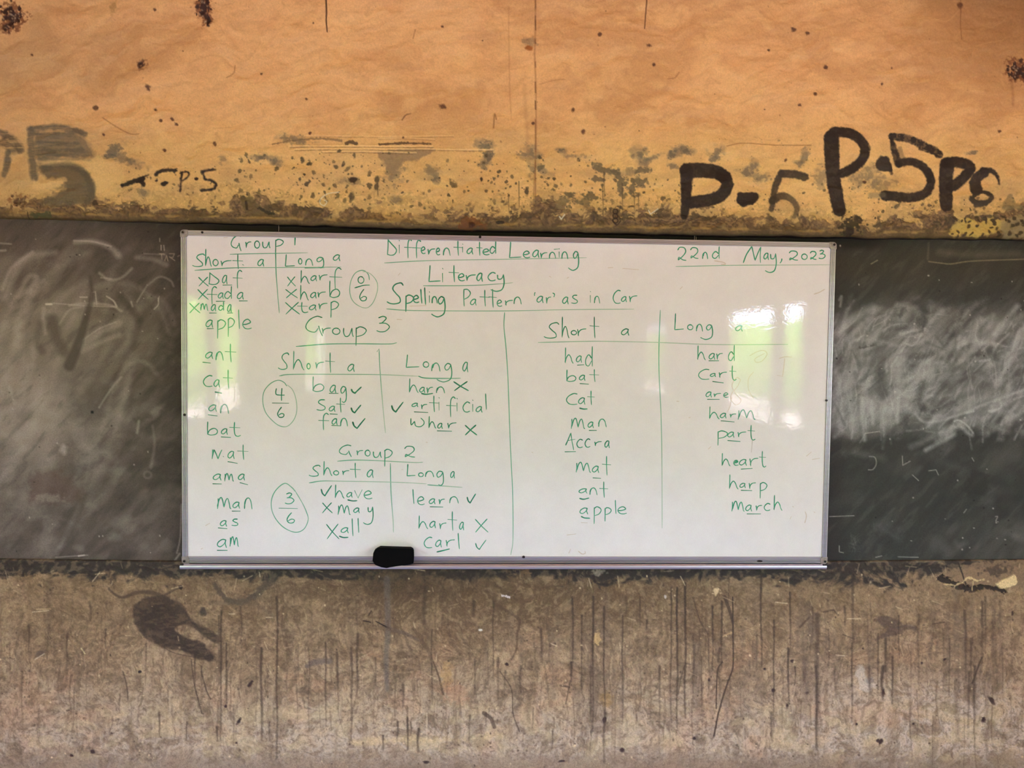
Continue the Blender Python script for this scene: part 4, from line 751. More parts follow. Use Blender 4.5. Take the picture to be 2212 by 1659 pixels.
# hanging wires between ledge and frame
def tube(name, pts, r, mat, parent, n=6):
    Vv = []; pts = [Vector(p) for p in pts]
    for i, p in enumerate(pts):
        d = (pts[min(i + 1, len(pts) - 1)] - pts[max(i - 1, 0)]).normalized()
        a = d.orthogonal().normalized(); b_ = d.cross(a)
        for k in range(n):
            t_ = 2 * math.pi * k / n; Vv.append(p + a * r * math.cos(t_) + b_ * r * math.sin(t_))
    F = [(i * n + k, i * n + (k + 1) % n, (i + 1) * n + (k + 1) % n, (i + 1) * n + k) for i in range(len(pts) - 1) for k in range(n)]
    F += [tuple(range(n))[::-1], tuple(range(len(Vv) - n, len(Vv)))]
    return mesh_obj(name, np.array([tuple(v) for v in Vv]), F, mat, parent, True)
for u, v0, v1 in ((602, 486, 500), (1500, 509, 518), (1503.5, 509, 518)):
    a = bp(u, v0, .012); b_ = bp(u, v1, .012)
    tube('hanging_wire', [(a[0], .012, Z0 + a[1]), (a[0] + .0006, .0115, Z0 + (a[1] + b_[1]) / 2), (b_[0], .012, Z0 + b_[1])], .0009, M_WIRE, board)

# ------------------------------------------------------------------ handwriting
YI = YS - 0.0004
INKD, INKM, INKL = C8(28, 104, 78), C8(66, 160, 128), C8(160, 194, 178)
def O(n=10, cx=.5, cy=.5, rx=.5, ry=.5, st=-.9):
    return [(cx + rx * math.cos(st - 2 * math.pi * k / n), cy + ry * math.sin(st - 2 * math.pi * k / n)) for k in range(n + 1)]
GL = {
 'a': [[(.92, .08), (.55, .0), (.15, .3), (.04, .68), (.3, .88), (.66, .6), (.9, .12)], [(.86, .1), (.82, .5), (.95, 1)]],
 'b': [[(.1, 0), (.08, .5), (.1, .97)], [(.1, .9), (.3, .62), (.7, .5), (.97, .68), (.85, .92), (.4, 1), (.08, .92)]],
 'c': [[(.97, .12), (.6, 0), (.2, .25), (.04, .6), (.25, .93), (.6, 1), (.97, .9)]],
 'd': [[(.86, .6), (.45, .42), (.08, .65), (.1, .9), (.45, .97), (.84, .72)], [(.93, 0), (.9, .5), (.93, 1)]],
 'e': [[(.05, .55), (.5, .5), (.88, .3), (.62, 0), (.25, .15), (.08, .55), (.3, .92), (.65, 1), (1, .9)]],
 'f': [[(.95, .08), (.72, 0), (.5, .15), (.45, .5), (.48, 1)], [(.0, .42), (1, .44)]],
 'g': [[(.85, .06), (.4, 0), (.06, .2), (.2, .42), (.6, .32), (.85, .08)], [(.85, .06), (.95, .5), (.88, .85), (.55, 1), (.25, .93)]],
 'j': [[(.93, .06), (.7, 0), (.5, .18), (.6, .36), (.8, .28), (.93, .06)], [(.93, .06), (1, .5), (.9, .85), (.5, 1), (.2, .95), (0, .86)]],
 'h': [[(.12, 0), (.1, .5), (.08, .97)], [(.08, .92), (.25, .62), (.5, .45), (.72, .6), (.85, .85), (1, 1)]],
 'i': [[(.45, .36), (.5, 1)], [(.4, 0), (.7, .07)]],
 'l': [[(.2, 0), (.4, .5), (.7, 1)]],
 'm': [[(.05, .1), (.05, .55), (.0, 1)], [(.04, .8), (.18, .2), (.32, .03), (.42, .35), (.5, .85), (.5, .85), (.62, .3), (.76, .12), (.86, .5), (.92, .9), (1, 1)]],
 'n': [[(.04, .95), (.08, .4), (.2, .1)], [(.06, .6), (.25, .12), (.55, 0), (.8, .3), (.95, 1)]],
 'o': [O()],
 'p': [[(.12, .04), (.12, .5), (.1, 1)], [(.1, .1), (.45, 0), (.85, .08), (.98, .22), (.7, .42), (.15, .52)]],
 'r': [[(.06, .1), (.12, .5), (.16, 1)], [(.14, .85), (.25, .4), (.55, .12), (1, .05)]],
 's': [[(.9, .03), (.45, .04), (.22, .25), (.5, .46), (.9, .66), (.88, .9), (.5, 1), (.03, .93)]],
 't': [[(.5, 0), (.5, .5), (.56, 1)], [(0, .42), (1, .45)]],
 'T': [[(.45, 0), (.42, .5), (.5, .88), (.72, 1), (1, .93)], [(.0, .37), (.95, .4)]],
 'u': [[(.04, .04), (.05, .6), (.25, .96), (.6, .8), (.85, .05)], [(.86, .05), (.88, .6), (1, 1)]],
 'v': [[(.0, .1), (.45, 1), (.45, 1), (1, 0)]],
 'w': [[(.03, .05), (.03, .6), (.08, .78), (.3, .4), (.3, .4), (.38, .9), (.7, 1), (.95, .75), (.98, .4), (.75, 0)]],
 'x': [[(0, .02), (.45, .5), (1, 1)], [(.92, 0), (.5, .45), (.03, 1)]],
 'y': [[(.04, .05), (.12, .32), (.5, .35), (.85, .05)], [(.86, 0), (1, .45), (.85, .85), (.6, 1), (.25, .95)]],
 'Y': [[(.5, .02), (.55, .26), (.8, .25), (.95, .02)], [(.94, 0), (1, .5), (.85, .88), (.5, 1), (.2, .97), (0, .9)]],
 'G': [[(.9, .06), (.6, 0), (.22, .18), (.02, .5), (.15, .72), (.5, .8), (.68, .6)], [(.72, .48), (.8, .75), (.92, 1)]],
 'S': [[(1, .12), (.85, .0), (.5, .08), (.36, .28), (.55, .5), (.78, .7), (.8, .92), (.5, 1), (.2, .98), (0, .9)]],
 'D': [[(.12, 0), (.1, .5), (.04, .98)], [(.08, .02), (.5, .3), (.98, .65), (.8, .93), (.4, 1), (.02, .93)]],
 'L': [[(.12, 0), (.08, .5), (.03, .97), (.03, .97), (.5, .95), (1, .93)]],
 'M': [[(.02, 1), (.2, .5), (.5, .02), (.5, .02), (.6, .5), (.68, .85), (.68, .85), (.85, .4), (1, .05), (1, .05), (.97, .5), (.98, 1)]],
 'N': [[(.05, .1), (.05, .55), (.0, 1)], [(.04, .8), (.2, .1), (.2, .1), (.45, .6), (.6, 1), (.6, 1), (.8, .5), (1, .12)]],
 'P': [[(.1, 0), (.08, .5), (.14, 1)], [(.1, .02), (.6, .02), (.97, .22), (.7, .45), (.12, .6)]],
 'A': [[(0, .72), (.3, .3), (.5, 0), (.5, 0), (.6, .4), (.8, 1)], [(.2, .45), (.95, .36)], [(.05, .7), (.32, .35), (.5, .05)]],
 'C': [[(1, .04), (.65, 0), (.2, .25), (.03, .6), (.25, .92), (.6, 1), (1, .96)]],
 '0': [O()],
 '1': [[(.5, 0), (.45, 1)]],
 '2': [[(.05, .2), (.3, .0), (.8, .05), (.92, .35), (.55, .68), (.1, .92), (.1, .92), (.2, .72), (.6, .9), (1, .95)]],
 '3': [[(.15, .1), (.5, 0), (.75, .12), (.45, .4), (.2, .45), (.2, .45), (.7, .45), (1, .68), (.7, .95), (.3, 1), (0, .92)]],
 '4': [[(.12, .02), (.05, .3), (.12, .5), (.5, .55), (1, .55)], [(.7, .0), (.66, .5), (.66, 1)]],
 '6': [[(.6, 0), (.2, .35), (.02, .7), (.3, .98), (.8, .95), (.95, .72), (.6, .62), (.15, .78)]],
 'k': [[(.0, .35), (.12, .75), (.35, 1), (.35, 1), (.6, .6), (1, 0)]],   # tick mark
 'q': [[(.35, 0), (.05, .25), (.0, 1)]],                              # opening quote
 'z': [[(.0, 0), (.9, .35), (.5, 1)]],                                # closing quote
 '-': [[(0, .1), (.5, .5), (1, .9)]],
 ',': [[(1, 0), (.8, .5), (0, 1)]],
}
WIN = dict(A=(380, 480), B=(740, 480), C=(1080, 480), D=(1420, 480), E=(380, 740), F=(740, 740), G=(1080, 740), H=(1420, 740), I=(380, 960), J=(740, 960), K=(1080, 960), L=(1420, 960))
SC_ = 400 / 2212.0
def cvt(w, p):
    o = WIN[w]; return (o[0] + p[0] * SC_, o[1] + p[1] * SC_)
def smooth_path(pts, n=6):
    segs = [[pts[0]]]
    for p, q in zip(pts[:-1], pts[1:]):
        if abs(p[0] - q[0]) + abs(p[1] - q[1]) < 1e-6: segs.append([q])
        else: segs[-1].append(q)
    out = []
    for s_ in segs:
        if len(s_) > 1:
            c = catmull(s_, n if len(s_) > 2 else 2)
            out += c if not out else c[1:]
    return [np.array(p, float) for p in out]
_wi = [0]
def ribbon(paths, name, parent, width=2.7, dark=0.5, label=None, fade=0.45, ink=None, yo=0.0):
    """paths in photo pixels -> one thin ribbon mesh on the writing surface"""
    Vv, F, Cc = [], [], []
    pz = rng.uniform(0, 100)
    for k, path in enumerate(paths):
        pts = np.array(smooth_path(path)); 
        if len(pts) < 2: continue
        x, z = P(pts[:, 0], pts[:, 1], YI); q = np.stack([x, z], 1)
        d = np.gradient(q, axis=0); d /= np.maximum(np.linalg.norm(d, axis=1, keepdims=True), 1e-9)
        nrm = np.stack([-d[:, 1], d[:, 0]], 1)
        n = len(q); t_ = np.linspace(0, 1, n)
        hw = width * .0017 / 2 * (1 + .28 * (vnoise(t_ * n * .35, t_ * 0 + k, int(pz)) - .5)) * (1.08 - .22 * t_)
        hw = hw * np.where((t_ == 0) | (t_ == 1), .6, 1)
        b0 = len(Vv)
        shade = np.clip(dark + .45 * (vnoise(t_ * n * .2 + pz, t_ * 0 + k) - .5) - fade * t_, -1, 1)
        yy0 = YI - .00004 * k - yo
        yv = yy0 - .00004 * t_; yy = yy0
        # pre-cap point
        e0 = q[0] - d[0] * hw[0] * .8; e1 = q[-1] + d[-1] * hw[-1] * .8
        Vv.append((e0[0], yy, e0[1])); Cc.append(shade[0])
        for i in range(n):
            Vv.append((q[i, 0] - nrm[i, 0] * hw[i], yv[i], q[i, 1] - nrm[i, 1] * hw[i])); Vv.append((q[i, 0] + nrm[i, 0] * hw[i], yv[i], q[i, 1] + nrm[i, 1] * hw[i])); Cc += [shade[i]] * 2
        Vv.append((e1[0], yv[-1], e1[1])); Cc.append(shade[-1])
        F.append((b0, b0 + 1, b0 + 2))
        for i in range(n - 1):
            a = b0 + 1 + 2 * i; F.append((a, a + 2, a + 3, a + 1))
        F.append((b0 + 2 * n - 1, b0 + 2 * n + 1, b0 + 2 * n))
    s_ = np.array(Cc)[:, None]
    if ink is None: ink = (INKL, INKM, INKD)
    col = np.where(s_ > 0, ink[1] * (1 - s_) + ink[2] * s_, ink[1] * (1 + s_) + ink[0] * (-s_))
    o = mesh_obj(name, np.array(Vv), F, M_INK, parent, False, lin(col))
    # make sure faces look towards the room
    me = o.data
    if len(me.polygons) and np.mean([p.normal.y for p in me.polygons]) > 0: me.flip_normals()
    if label: o['label'] = label
    return o

def W(word, spec, label=None, und=(), dark=.22, name='handwritten_word', width=2.3, extra=()):
    """spec: 'window x0 y0 x1 y1  x0 y0 x1 y1 | window ...' one box per glyph"""
    boxes = []; w = None
    for part in spec.split('|'):
        tk = part.split(); w = tk[0]; v = [float(t_) for t_ in tk[1:]]
        for i in range(0, len(v), 4): boxes.append((w, v[i:i + 4]))
    assert len(boxes) == len(word), (word, len(boxes))
    paths = []
    for ch, (w, (x0, y0, x1, y1)) in zip(word, boxes):
        for st in GL[ch]:
            j = rng.normal(0, .02, 2)
            paths.append([cvt(w, (x0 + (x1 - x0) * (p[0] + j[0] * (1 - p[0])), y0 + (y1 - y0) * (p[1]))) for p in st])
    for w, pts in extra: paths.append([cvt(w, p) for p in pts])
    o = ribbon(paths, name, surf, width, dark, label)
    if und:
        ribbon([[cvt(w_, p) for p in pts] for w_, pts in und], 'underline', surf, 2.9, .6, None, .5)
    return o
def LN(name, pts, width=2.2, dark=.1, fade=.5, label=None, ink=None, yo=0.0):
    return ribbon([[cvt(w, (x, y)) for w, x, y in pts]], name, surf, width * .8, dark - .6, label, fade, ink, yo)

# -- group 1
W('Group1', 'A 660 160 790 345 830 230 900 305 940 225 1000 310 1035 230 1125 310 1180 205 1285 370 1410 175 1430 270', 'heading Group 1 at the top left', extra=[('A', [(1426, 178), (1424, 225), (1421, 276)])], dark=.45)
LN('rule_line', [('A', 645, 383), ('A', 1100, 373), ('A', 1575, 365)], dark=.4)
LN('column_line', [('A', 1190, 330), ('A', 1197, 600), ('A', 1215, 850), ('A', 1235, 1085)], 2.7, .5)
W('Shorta', 'A 195 380 345 530 350 320 425 530 440 445 505 520 530 455 665 525 680 385 800 560 975 445 1055 530', 'words Short a under the heading Group 1', extra=[('A', [(795, 505), (812, 515)])])
LN('rule_line', [('A', 225, 575), ('A', 700, 545), ('A', 1200, 541), ('A', 1975, 536)], dark=.35)
LN('rule_line', [('A', 1540, 547), ('A', 1770, 545)], 3.2, .5)
W('Longa', 'A 1305 385 1420 530 1465 435 1505 500 1545 440 1640 520 1680 420 1770 545 1875 390 1965 465', 'words Long a under the heading Group 1')
W('xDaf', 'A 270 655 390 765 390 600 515 745 555 635 615 740 680 575 795 790', 'crossed spelling Daf', [('A', [(560, 750), (670, 750)])])
W('xfada', 'A 260 800 390 925 375 770 495 985 500 845 570 915 580 765 670 915 735 840 810 925', 'crossed spelling fada', [('A', [(480, 945), (585, 945)]), ('A', [(755, 940), (855, 940)])])
W('xmada', 'A 165 965 290 1085 295 970 385 1055 420 985 480 1065 510 950 575 1055 615 985 665 1080', 'crossed spelling mada', [('A', [(400, 1085), (485, 1085)]), ('A', [(615, 1085), (680, 1085)])])
W('xharf', 'A 1330 650 1430 765 1485 575 1595 735 1610 640 1685 705 1705 625 1810 695 1835 545 1985 800', 'crossed spelling harf')
W('xharb', 'A 1310 800 1455 905 1480 750 1585 935 1610 840 1680 910 1690 830 1790 900 1825 700 1960 900', 'crossed spelling harb')
W('xTarp', 'A 1305 955 1480 1100 1445 955 1580 1080 1590 990 1680 1055 1700 965 1810 1040 1840 945 1945 1140', 'crossed spelling tarp')
# -- left word column
W('apple', 'A 355 1170 445 1260 490 1165 595 1390 615 1145 700 1370 745 1045 765 1275 785 1160 905 1275', 'word apple at the top of the left column', [('A', [(372, 1273), (450, 1272)])])
W('ant', 'E 350 115 445 195 475 110 570 215 585 15 720 235', 'word ant in the left column', [('E', [(320, 235), (415, 245)])])
W('Cat', 'E 330 395 435 525 450 445 525 535 565 325 680 550', 'word cat in the left column', [('E', [(465, 590), (500, 596), (550, 605)])])
W('an', 'E 390 745 490 825 530 740 635 850', 'word an in the left column', [('E', [(385, 862), (495, 877)])])
W('baT', 'E 365 945 500 1105 540 1030 620 1100 640 950 775 1120', 'word bat in the left column', [('E', [(540, 1127), (655, 1133)])])
W('Nat', 'E 430 1265 550 1390 620 1300 700 1390 740 1220 865 1400', 'word Mat in the left column', [('E', [(620, 1422), (735, 1443)])], extra=[('E', [(565, 1358), (572, 1366)])])
W('ama', 'I 440 355 545 430 580 345 690 440 745 355 825 430', 'word ama in the left column', [('I', [(440, 470), (545, 472)]), ('I', [(765, 457), (860, 482)])])
W('man', 'I 490 630 660 770 680 690 765 765 815 640 915 775', 'word Man in the left column', [('I', [(670, 797), (770, 797)])])
W('as', 'I 525 910 610 980 660 890 745 970', 'word as near the bottom of the left column', [('I', [(505, 997), (612, 1007)])])
W('am', 'I 495 1135 610 1235 645 1100 750 1220', 'word am at the foot of the left column', [('I', [(493, 1265), (615, 1265)])])
# -- score 0/6
circ = [(320, 690), (305, 620), (240, 575), (150, 610), (95, 720), (88, 850), (130, 950), (220, 1012), (300, 1020), (370, 950), (415, 820), (412, 720), (360, 640), (300, 600), (240, 590)]
LN('score_circle', [('B', *p) for p in circ], 2.2, .25, .7, 'green circle round the score 0/6')
W('06', 'B 185 650 255 730 205 800 290 940', 'score 0 over 6', extra=[('B', [(145, 785), (250, 755), (325, 750)])], name='handwritten_score', dark=.5)
# -- title lines
W('Differentiated', 'B 530 205 645 395 665 215 690 370 740 205 830 430 835 215 940 430 935 295 990 375 1015 315 1105 385 1115 310 1165 390 1200 310 1290 400 1325 225 1430 400 1425 260 1445 360 1485 310 1560 385 1600 235 1670 400 1670 320 1755 390 1760 230 1835 375', 'title word Differentiated', width=2.5)
W('Learninj', 'C 110 235 255 430 270 345 360 425 390 335 470 425 480 360 565 430 585 360 670 435 700 315 715 420 735 355 815 440 815 350 940 575', 'title word Learning', width=2.5, extra=[('C', [(645, 325), (700, 320)])])
LN('rule_line', [('B', 500, 487), ('B', 1000, 460), ('C', 50, 443), ('C', 600, 432), ('C', 1035, 424)], dark=.1)
W('LiteracY', 'B 1030 515 1170 715 1180 550 1210 715 1270 515 1390 715 1375 615 1460 700 1470 625 1590 700 1600 610 1675 710 1735 600 1830 700 1770 625 1930 825', 'title word Literacy', width=2.6)
LN('rule_line', [('B', 965, 760), ('B', 1500, 757), ('B', 1900, 735), ('B', 2035, 722)], dark=.2)
W('Spellinj', 'B 540 725 725 975 740 870 850 1070 840 875 915 960 930 800 955 970 975 780 1000 985 1030 830 1045 960 1065 890 1135 970 1060 890 1225 1130', 'title word Spelling', width=2.8, dark=.5)
LN('rule_line', [('B', 525, 1035), ('B', 850, 1055), ('B', 1900, 1060), ('C', 800, 1045), ('C', 1600, 1038)], dark=.25)
W('Pattern', 'B 1440 800 1530 1005 1525 920 1600 995 1640 810 1755 1005 1745 800 1840 1020 1840 930 1905 1005 1935 930 2035 995 2045 895 2140 980', 'title word Pattern')
W('qarz', 'C 412 840 440 880 440 885 520 965 550 890 610 970 630 845 655 895', 'quoted letters ar in the title')
W('as', 'C 745 895 820 980 850 870 930 970', 'title word as'); W('in', 'C 1070 825 1090 960 1125 885 1195 970', 'title word in'); W('Car', 'C 1350 815 1440 970 1450 890 1515 955 1540 875 1640 955', 'title word Car')
W('22nd', 'D 240 300 345 465 390 305 490 440 540 360 605 440 655 290 745 435', 'date text 22nd', width=2.5)
W('MaY,', 'D 1020 285 1235 485 1270 370 1330 450 1285 375 1420 600 1465 435 1487 490', 'date text May', width=2.5); W('2023', 'D 1570 345 1680 460 1725 380 1790 445 1820 350 1900 450 1925 335 2005 435', 'date text 2023', width=2.5)
LN('rule_line', [('D', 220, 530), ('D', 900, 515), ('D', 1500, 512), ('D', 2060, 509)], dark=.1)
# -- big divider lines
LN('column_line', [('C', 55, 1078), ('C', 48, 1250), ('C', 72, 1500), ('G', 95, 420), ('G', 112, 900), ('K', 128, 100), ('K', 152, 600), ('K', 155, 1130), ('K', 128, 1320)], 2.6, .25, .4, 'long column line down the middle of the board')
LN('column_line', [('C', 1915, 1050), ('C', 1900, 1450), ('G', 1900, 350), ('G', 1925, 900), ('K', 1935, 300), ('K', 1937, 1000)], 2.5, .35, 1.0, 'column line between the right word lists')
LN('rule_line', [('C', 455, 1437), ('C', 1000, 1424), ('C', 1300, 1424), ('D', 0, 1436), ('D', 700, 1462), ('D', 1560, 1460)], 2.3, 0, .9)
# -- right lists
W('Shorta', 'C 530 1200 705 1385 735 1130 825 1385 850 1295 915 1345 920 1270 1030 1360 1070 1130 1185 1385 1450 1275 1545 1355', 'heading Short a of the right lists', dark=.6)
W('Lonja', 'D 205 1090 315 1290 360 1225 425 1285 465 1220 545 1305 515 1225 660 1400 930 1235 1020 1305', 'heading Long a of the right lists')
W('had', 'G 770 60 875 250 910 160 980 240 1015 45 1110 285', 'word had', [('G', [(925, 270), (1005, 265)])])
W('bat', 'G 785 325 910 465 945 390 1020 455 1070 320 1185 470', 'word bat in the right Short a list', [('G', [(955, 490), (1060, 497)])])
W('Cat', 'G 790 610 925 740 935 660 1020 740 1040 575 1130 745', 'word cat in the right Short a list', [('G', [(950, 783), (1000, 794), (1045, 792)])])
W('man', 'G 850 900 1015 1030 1045 950 1120 1020 1170 915 1275 1010', 'word Man in the right Short a list', [('G', [(1065, 1050), (1155, 1050)])])
W('Accra', 'G 780 1080 905 1285 915 1155 990 1255 1015 1150 1080 1250 1125 1180 1215 1235 1250 1175 1310 1260', 'word Accra', [('G', [(775, 1305), (905, 1303)])], dark=.5)
W('mat', 'K 915 210 1085 335 1100 260 1185 340 1220 140 1325 370', 'word mat in the right Short a list', [('K', [(1110, 400), (1205, 405)])])
W('ant', 'K 940 530 1045 585 1070 520 1165 605 1190 445 1290 635', 'word ant in the right Short a list', [('K', [(950, 645), (1000, 655), (1065, 640)])])
W('apple', 'K 950 760 1055 835 1115 745 1210 950 1245 755 1330 920 1375 665 1390 830 1400 745 1515 830', 'word apple at the foot of the right Short a list', [('K', [(970, 860), (1010, 878), (1075, 882)])])
W('hard', 'H 475 35 575 210 615 130 690 205 705 125 780 205 845 30 925 220', 'word hard', [('H', [(615, 218), (735, 218)])])
W('CarT', 'H 490 320 620 440 630 370 700 410 730 350 830 420 860 275 945 450', 'word cart', [('H', [(660, 465), (790, 482)])])
W('are', 'H 580 590 650 655 670 605 760 650 785 600 850 655', 'word are', [('H', [(597, 678), (742, 678)])])
W('harm', 'H 615 765 740 915 750 845 825 905 865 850 940 895 965 800 1170 920', 'word harm', [('H', [(760, 935), (920, 948)])], dark=.2)
W('parT', 'H 710 1055 840 1230 840 1070 920 1135 955 1065 1060 1130 1080 985 1170 1165', 'word part', [('H', [(840, 1170), (990, 1182)])])
LN('marker_drip', [('H', 1135, 1165), ('H', 1130, 1240), ('H', 1122, 1315)], 1.8, -.1, .6, ink=(C8(190, 190, 188), C8(140, 160, 152), C8(110, 140, 130)))
W('hearT', 'L 765 105 870 260 905 190 970 250 975 180 1070 255 1100 160 1205 260 1215 80 1300 270', 'word heart', [('L', [(1000, 295), (1135, 287)])], extra=[('L', [(925, 215), (950, 195), (945, 215), (925, 222)])])
W('harp', 'L 850 360 965 535 985 465 1055 520 1090 455 1175 530 1220 455 1310 645', 'word harp', [('L', [(1000, 548), (1130, 552)])])
W('march', 'L 890 675 1040 800 1050 725 1130 800 1175 725 1250 790 1275 705 1350 790 1385 605 1490 790', 'word march', [('L', [(1070, 830), (1235, 830)])])
# -- group 3
W('Group3', 'A 1550 1125 1770 1360 1740 1260 1850 1330 1870 1265 1960 1340 2000 1260 2120 1370|B 145 1250 285 1475 405 1125 560 1310', 'heading Group 3', dark=.55)
LN('rule_line', [('A', 1435, 1485), ('A', 1800, 1456), ('B', 200, 1452), ('B', 550, 1455), ('B', 648, 1440)], 2.6, .5, .5)
W('Shorta', 'E 1225 125 1350 320 1395 100 1530 330 1565 250 1605 315 1665 230 1770 310 1785 120 1900 360|F 60 260 145 350', 'words Short a under the heading Group 3')
W('Lonja', 'F 760 145 915 300 965 230 1030 295 1065 245 1170 345 1130 250 1305 470 1435 235 1500 355', 'words Long a under the heading Group 3')
LN('rule_line', [('E', 1235, 398), ('E', 1400, 380), ('E', 2100, 380), ('F', 500, 385), ('F', 900, 402)], 2.4, .3, .7)
LN('rule_line', [('F', 905, 402), ('F', 1000, 425), ('F', 1300, 428), ('F', 1410, 426)], 3, .6, 1.0)
LN('column_line', [('F', 410, 110), ('F', 435, 75), ('F', 435, 75), ('F', 450, 375), ('F', 485, 800), ('F', 512, 1080)], 2.6, .5, 1.3)
c4 = [(1325, 520), (1290, 475), (1220, 450), (1130, 490), (1055, 580), (1037, 700), (1070, 830), (1150, 930), (1240, 995), (1330, 1000), (1410, 920), (1445, 800), (1430, 660), (1390, 560), (1330, 505)]
LN('score_circle', [('E', *p) for p in c4], 2.3, .25, .6, 'green circle round the score 4/6')
W('46', 'E 1185 545 1300 695 1215 770 1295 895', 'score 4 over 6', extra=[('E', [(1150, 722), (1350, 725)])], name='handwritten_score', dark=.6)
W('bag', 'E 1625 405 1770 585 1840 510 1915 605 1965 525 2040 715', 'word bag', [('E', [(1830, 607), (1940, 607)])]); W('k', 'F 105 530 225 605', None, dark=.9, name='tick_mark', width=3.2)
W('sat', 'E 1675 680 1790 810 1825 760 1905 825 1915 660 2020 835', 'word sat', [('E', [(1840, 852), (1930, 857)])]); W('k', 'F 105 745 220 840', None, dark=.9, name='tick_mark', width=3.2)
W('fan', 'E 1705 845 1830 1045 1865 910 1930 985 1965 905 2055 1000', 'word fan', [('E', [(1860, 990), (1970, 995)])]); W('k', 'F 125 905 270 1025', None, dark=.9, name='tick_mark', width=3.2)
W('harn', 'F 790 430 905 600 920 535 985 600 1005 530 1080 605 1120 530 1225 605', 'word harn', [('F', [(940, 608), (1000, 618), (1080, 607)])]); W('x', 'F 1325 465 1505 575', None, dark=.7, name='cross_mark', width=3)
W('k', 'F 585 710 725 830', None, dark=.9, name='tick_mark', width=3.2)
W('artificial', 'F 825 725 905 770 935 735 1010 795 1035 635 1145 830 1140 655 1165 810 1235 650 1355 890 1350 665 1385 820 1435 710 1525 830 1545 685 1565 825 1595 765 1670 835 1705 610 1725 800', 'word artificial', [('F', [(855, 828), (1020, 835)])])
W('whar', 'F 815 900 975 1005 1025 880 1115 1025 1135 965 1195 1030 1250 955 1360 1025', 'word whar', [('F', [(1130, 1055), (1305, 1058)])], dark=.5); W('x', 'F 1465 985 1605 1105', None, dark=.7, name='cross_mark', width=3)
# -- group 2
W('Group2', 'E 1945 1225 2110 1365|F 165 1285 245 1345 270 1285 330 1355 365 1300 465 1375 490 1275 595 1480 735 1240 865 1375', 'heading Group 2')
LN('rule_line', [('E', 1930, 1417), ('E', 2150, 1403), ('F', 500, 1415), ('F', 850, 1433), ('F', 960, 1430)], 2.6, .2, .6)
W('Shorta', 'I 1590 250 1725 380 1755 200 1865 375 1885 315 1945 365 1985 310 2070 365|J 90 220 215 400 290 305 370 400', 'words Short a under the heading Group 2')
LN('rule_line', [('I', 1590, 460), ('I', 1750, 437), ('J', 0, 440), ('J', 600, 451), ('J', 1000, 470)], 2.5, .3, 1.2)
LN('rule_line', [('J', 1015, 483), ('J', 1180, 495), ('J', 1430, 513)], 3, .3, 1.0)
LN('column_line', [('J', 570, 225), ('J', 580, 600), ('J', 603, 900), ('J', 607, 1050)], 2.8, .55, 1.4)
W('Longa', 'J 765 235 870 380 910 340 965 385 985 320 1095 390 1120 320 1210 490 1290 325 1340 405', 'words Long a under the heading Group 2')
c3 = [(1430, 565), (1380, 510), (1300, 465), (1200, 540), (1145, 650), (1145, 780), (1200, 900), (1300, 1000), (1430, 1050), (1530, 1010), (1580, 900), (1560, 810), (1510, 700), (1430, 565)]
LN('score_circle', [('I', *p) for p in c3], 2.6, .1, .1, 'green circle round the score 3/6')
W('36', 'I 1300 580 1410 710 1325 815 1420 940', 'score 3 over 6', extra=[('I', [(1230, 762), (1455, 767)])], name='handwritten_score')
W('k', 'I 1730 490 1860 615', None, dark=.7, name='tick_mark', width=3)
W('have', 'I 1895 480 2010 645 2040 575 2110 635|J 145 540 235 640 250 555 355 650', 'word have', [('J', [(60, 662), (120, 675), (175, 672)])])
W('x', 'I 1745 695 1870 820', None, dark=.5, name='cross_mark'); W('maY', 'I 1935 720 2085 840|J 130 760 205 820 245 745 365 955', 'word May in the Group 2 table', dark=.4)
W('x', 'I 1800 950 1950 1130', None, dark=.5, name='cross_mark'); W('all', 'I 1970 995 2065 1060|J 110 885 130 1095 180 880 200 1055', 'word all', [('I', [(1950, 1095), (2000, 1112), (2060, 1110)])])
W('learn', 'J 835 535 860 710 890 625 980 720 1030 650 1110 715 1150 650 1220 715 1275 625 1390 705', 'word learn', [('J', [(1045, 745), (1200, 748)])]); W('k', 'J 1485 590 1590 700', None, dark=.8, name='tick_mark', width=3.1)
W('harta', 'J 900 850 1020 1010 1040 920 1115 1000 1155 935 1240 1010 1255 800 1365 1030 1395 930 1450 1025', 'word harta'); W('x', 'J 1585 890 1740 1050', None, dark=.1, name='cross_mark', width=2.4)
W('Carl', 'J 970 1110 1070 1235 1110 1145 1185 1230 1230 1135 1340 1220 1375 1060 1405 1250', 'word carl', [('J', [(1125, 1285), (1200, 1268), (1280, 1248)])]); W('k', 'J 1590 1140 1715 1255', None, dark=.3, name='tick_mark')
# -- half wiped ghost marks and smudges
GH = (C8(216, 212, 206), C8(202, 197, 190), C8(186, 180, 172))
LN('ghost_mark', [('H', 990, 440), ('H', 945, 420), ('H', 892, 510), ('H', 935, 610), ('H', 1000, 690), ('H', 945, 745), ('H', 885, 690), ('H', 890, 610), ('H', 960, 520), ('H', 995, 440)], 2.2, 0, .2, 'half wiped figure 8', GH, .0002)
LN('ghost_mark', [('H', 890, 650), ('H', 870, 760), ('H', 830, 835)], 2.0, 0, .2, None, GH, .0002)
LN('ghost_mark', [('H', 1150, 350), ('H', 1090, 430), ('H', 1090, 560), ('H', 1150, 670)], 2.0, -.3, .2, None, GH, .0002)
LN('ghost_mark', [('H', 1100, 160), ('H', 1190, 110), ('H', 1270, 95), ('H', 1310, 140), ('H', 1250, 220), ('H', 1180, 235), ('H', 1170, 190), ('H', 1280, 130)], 2.4, 0, .2, None, GH, .0002)
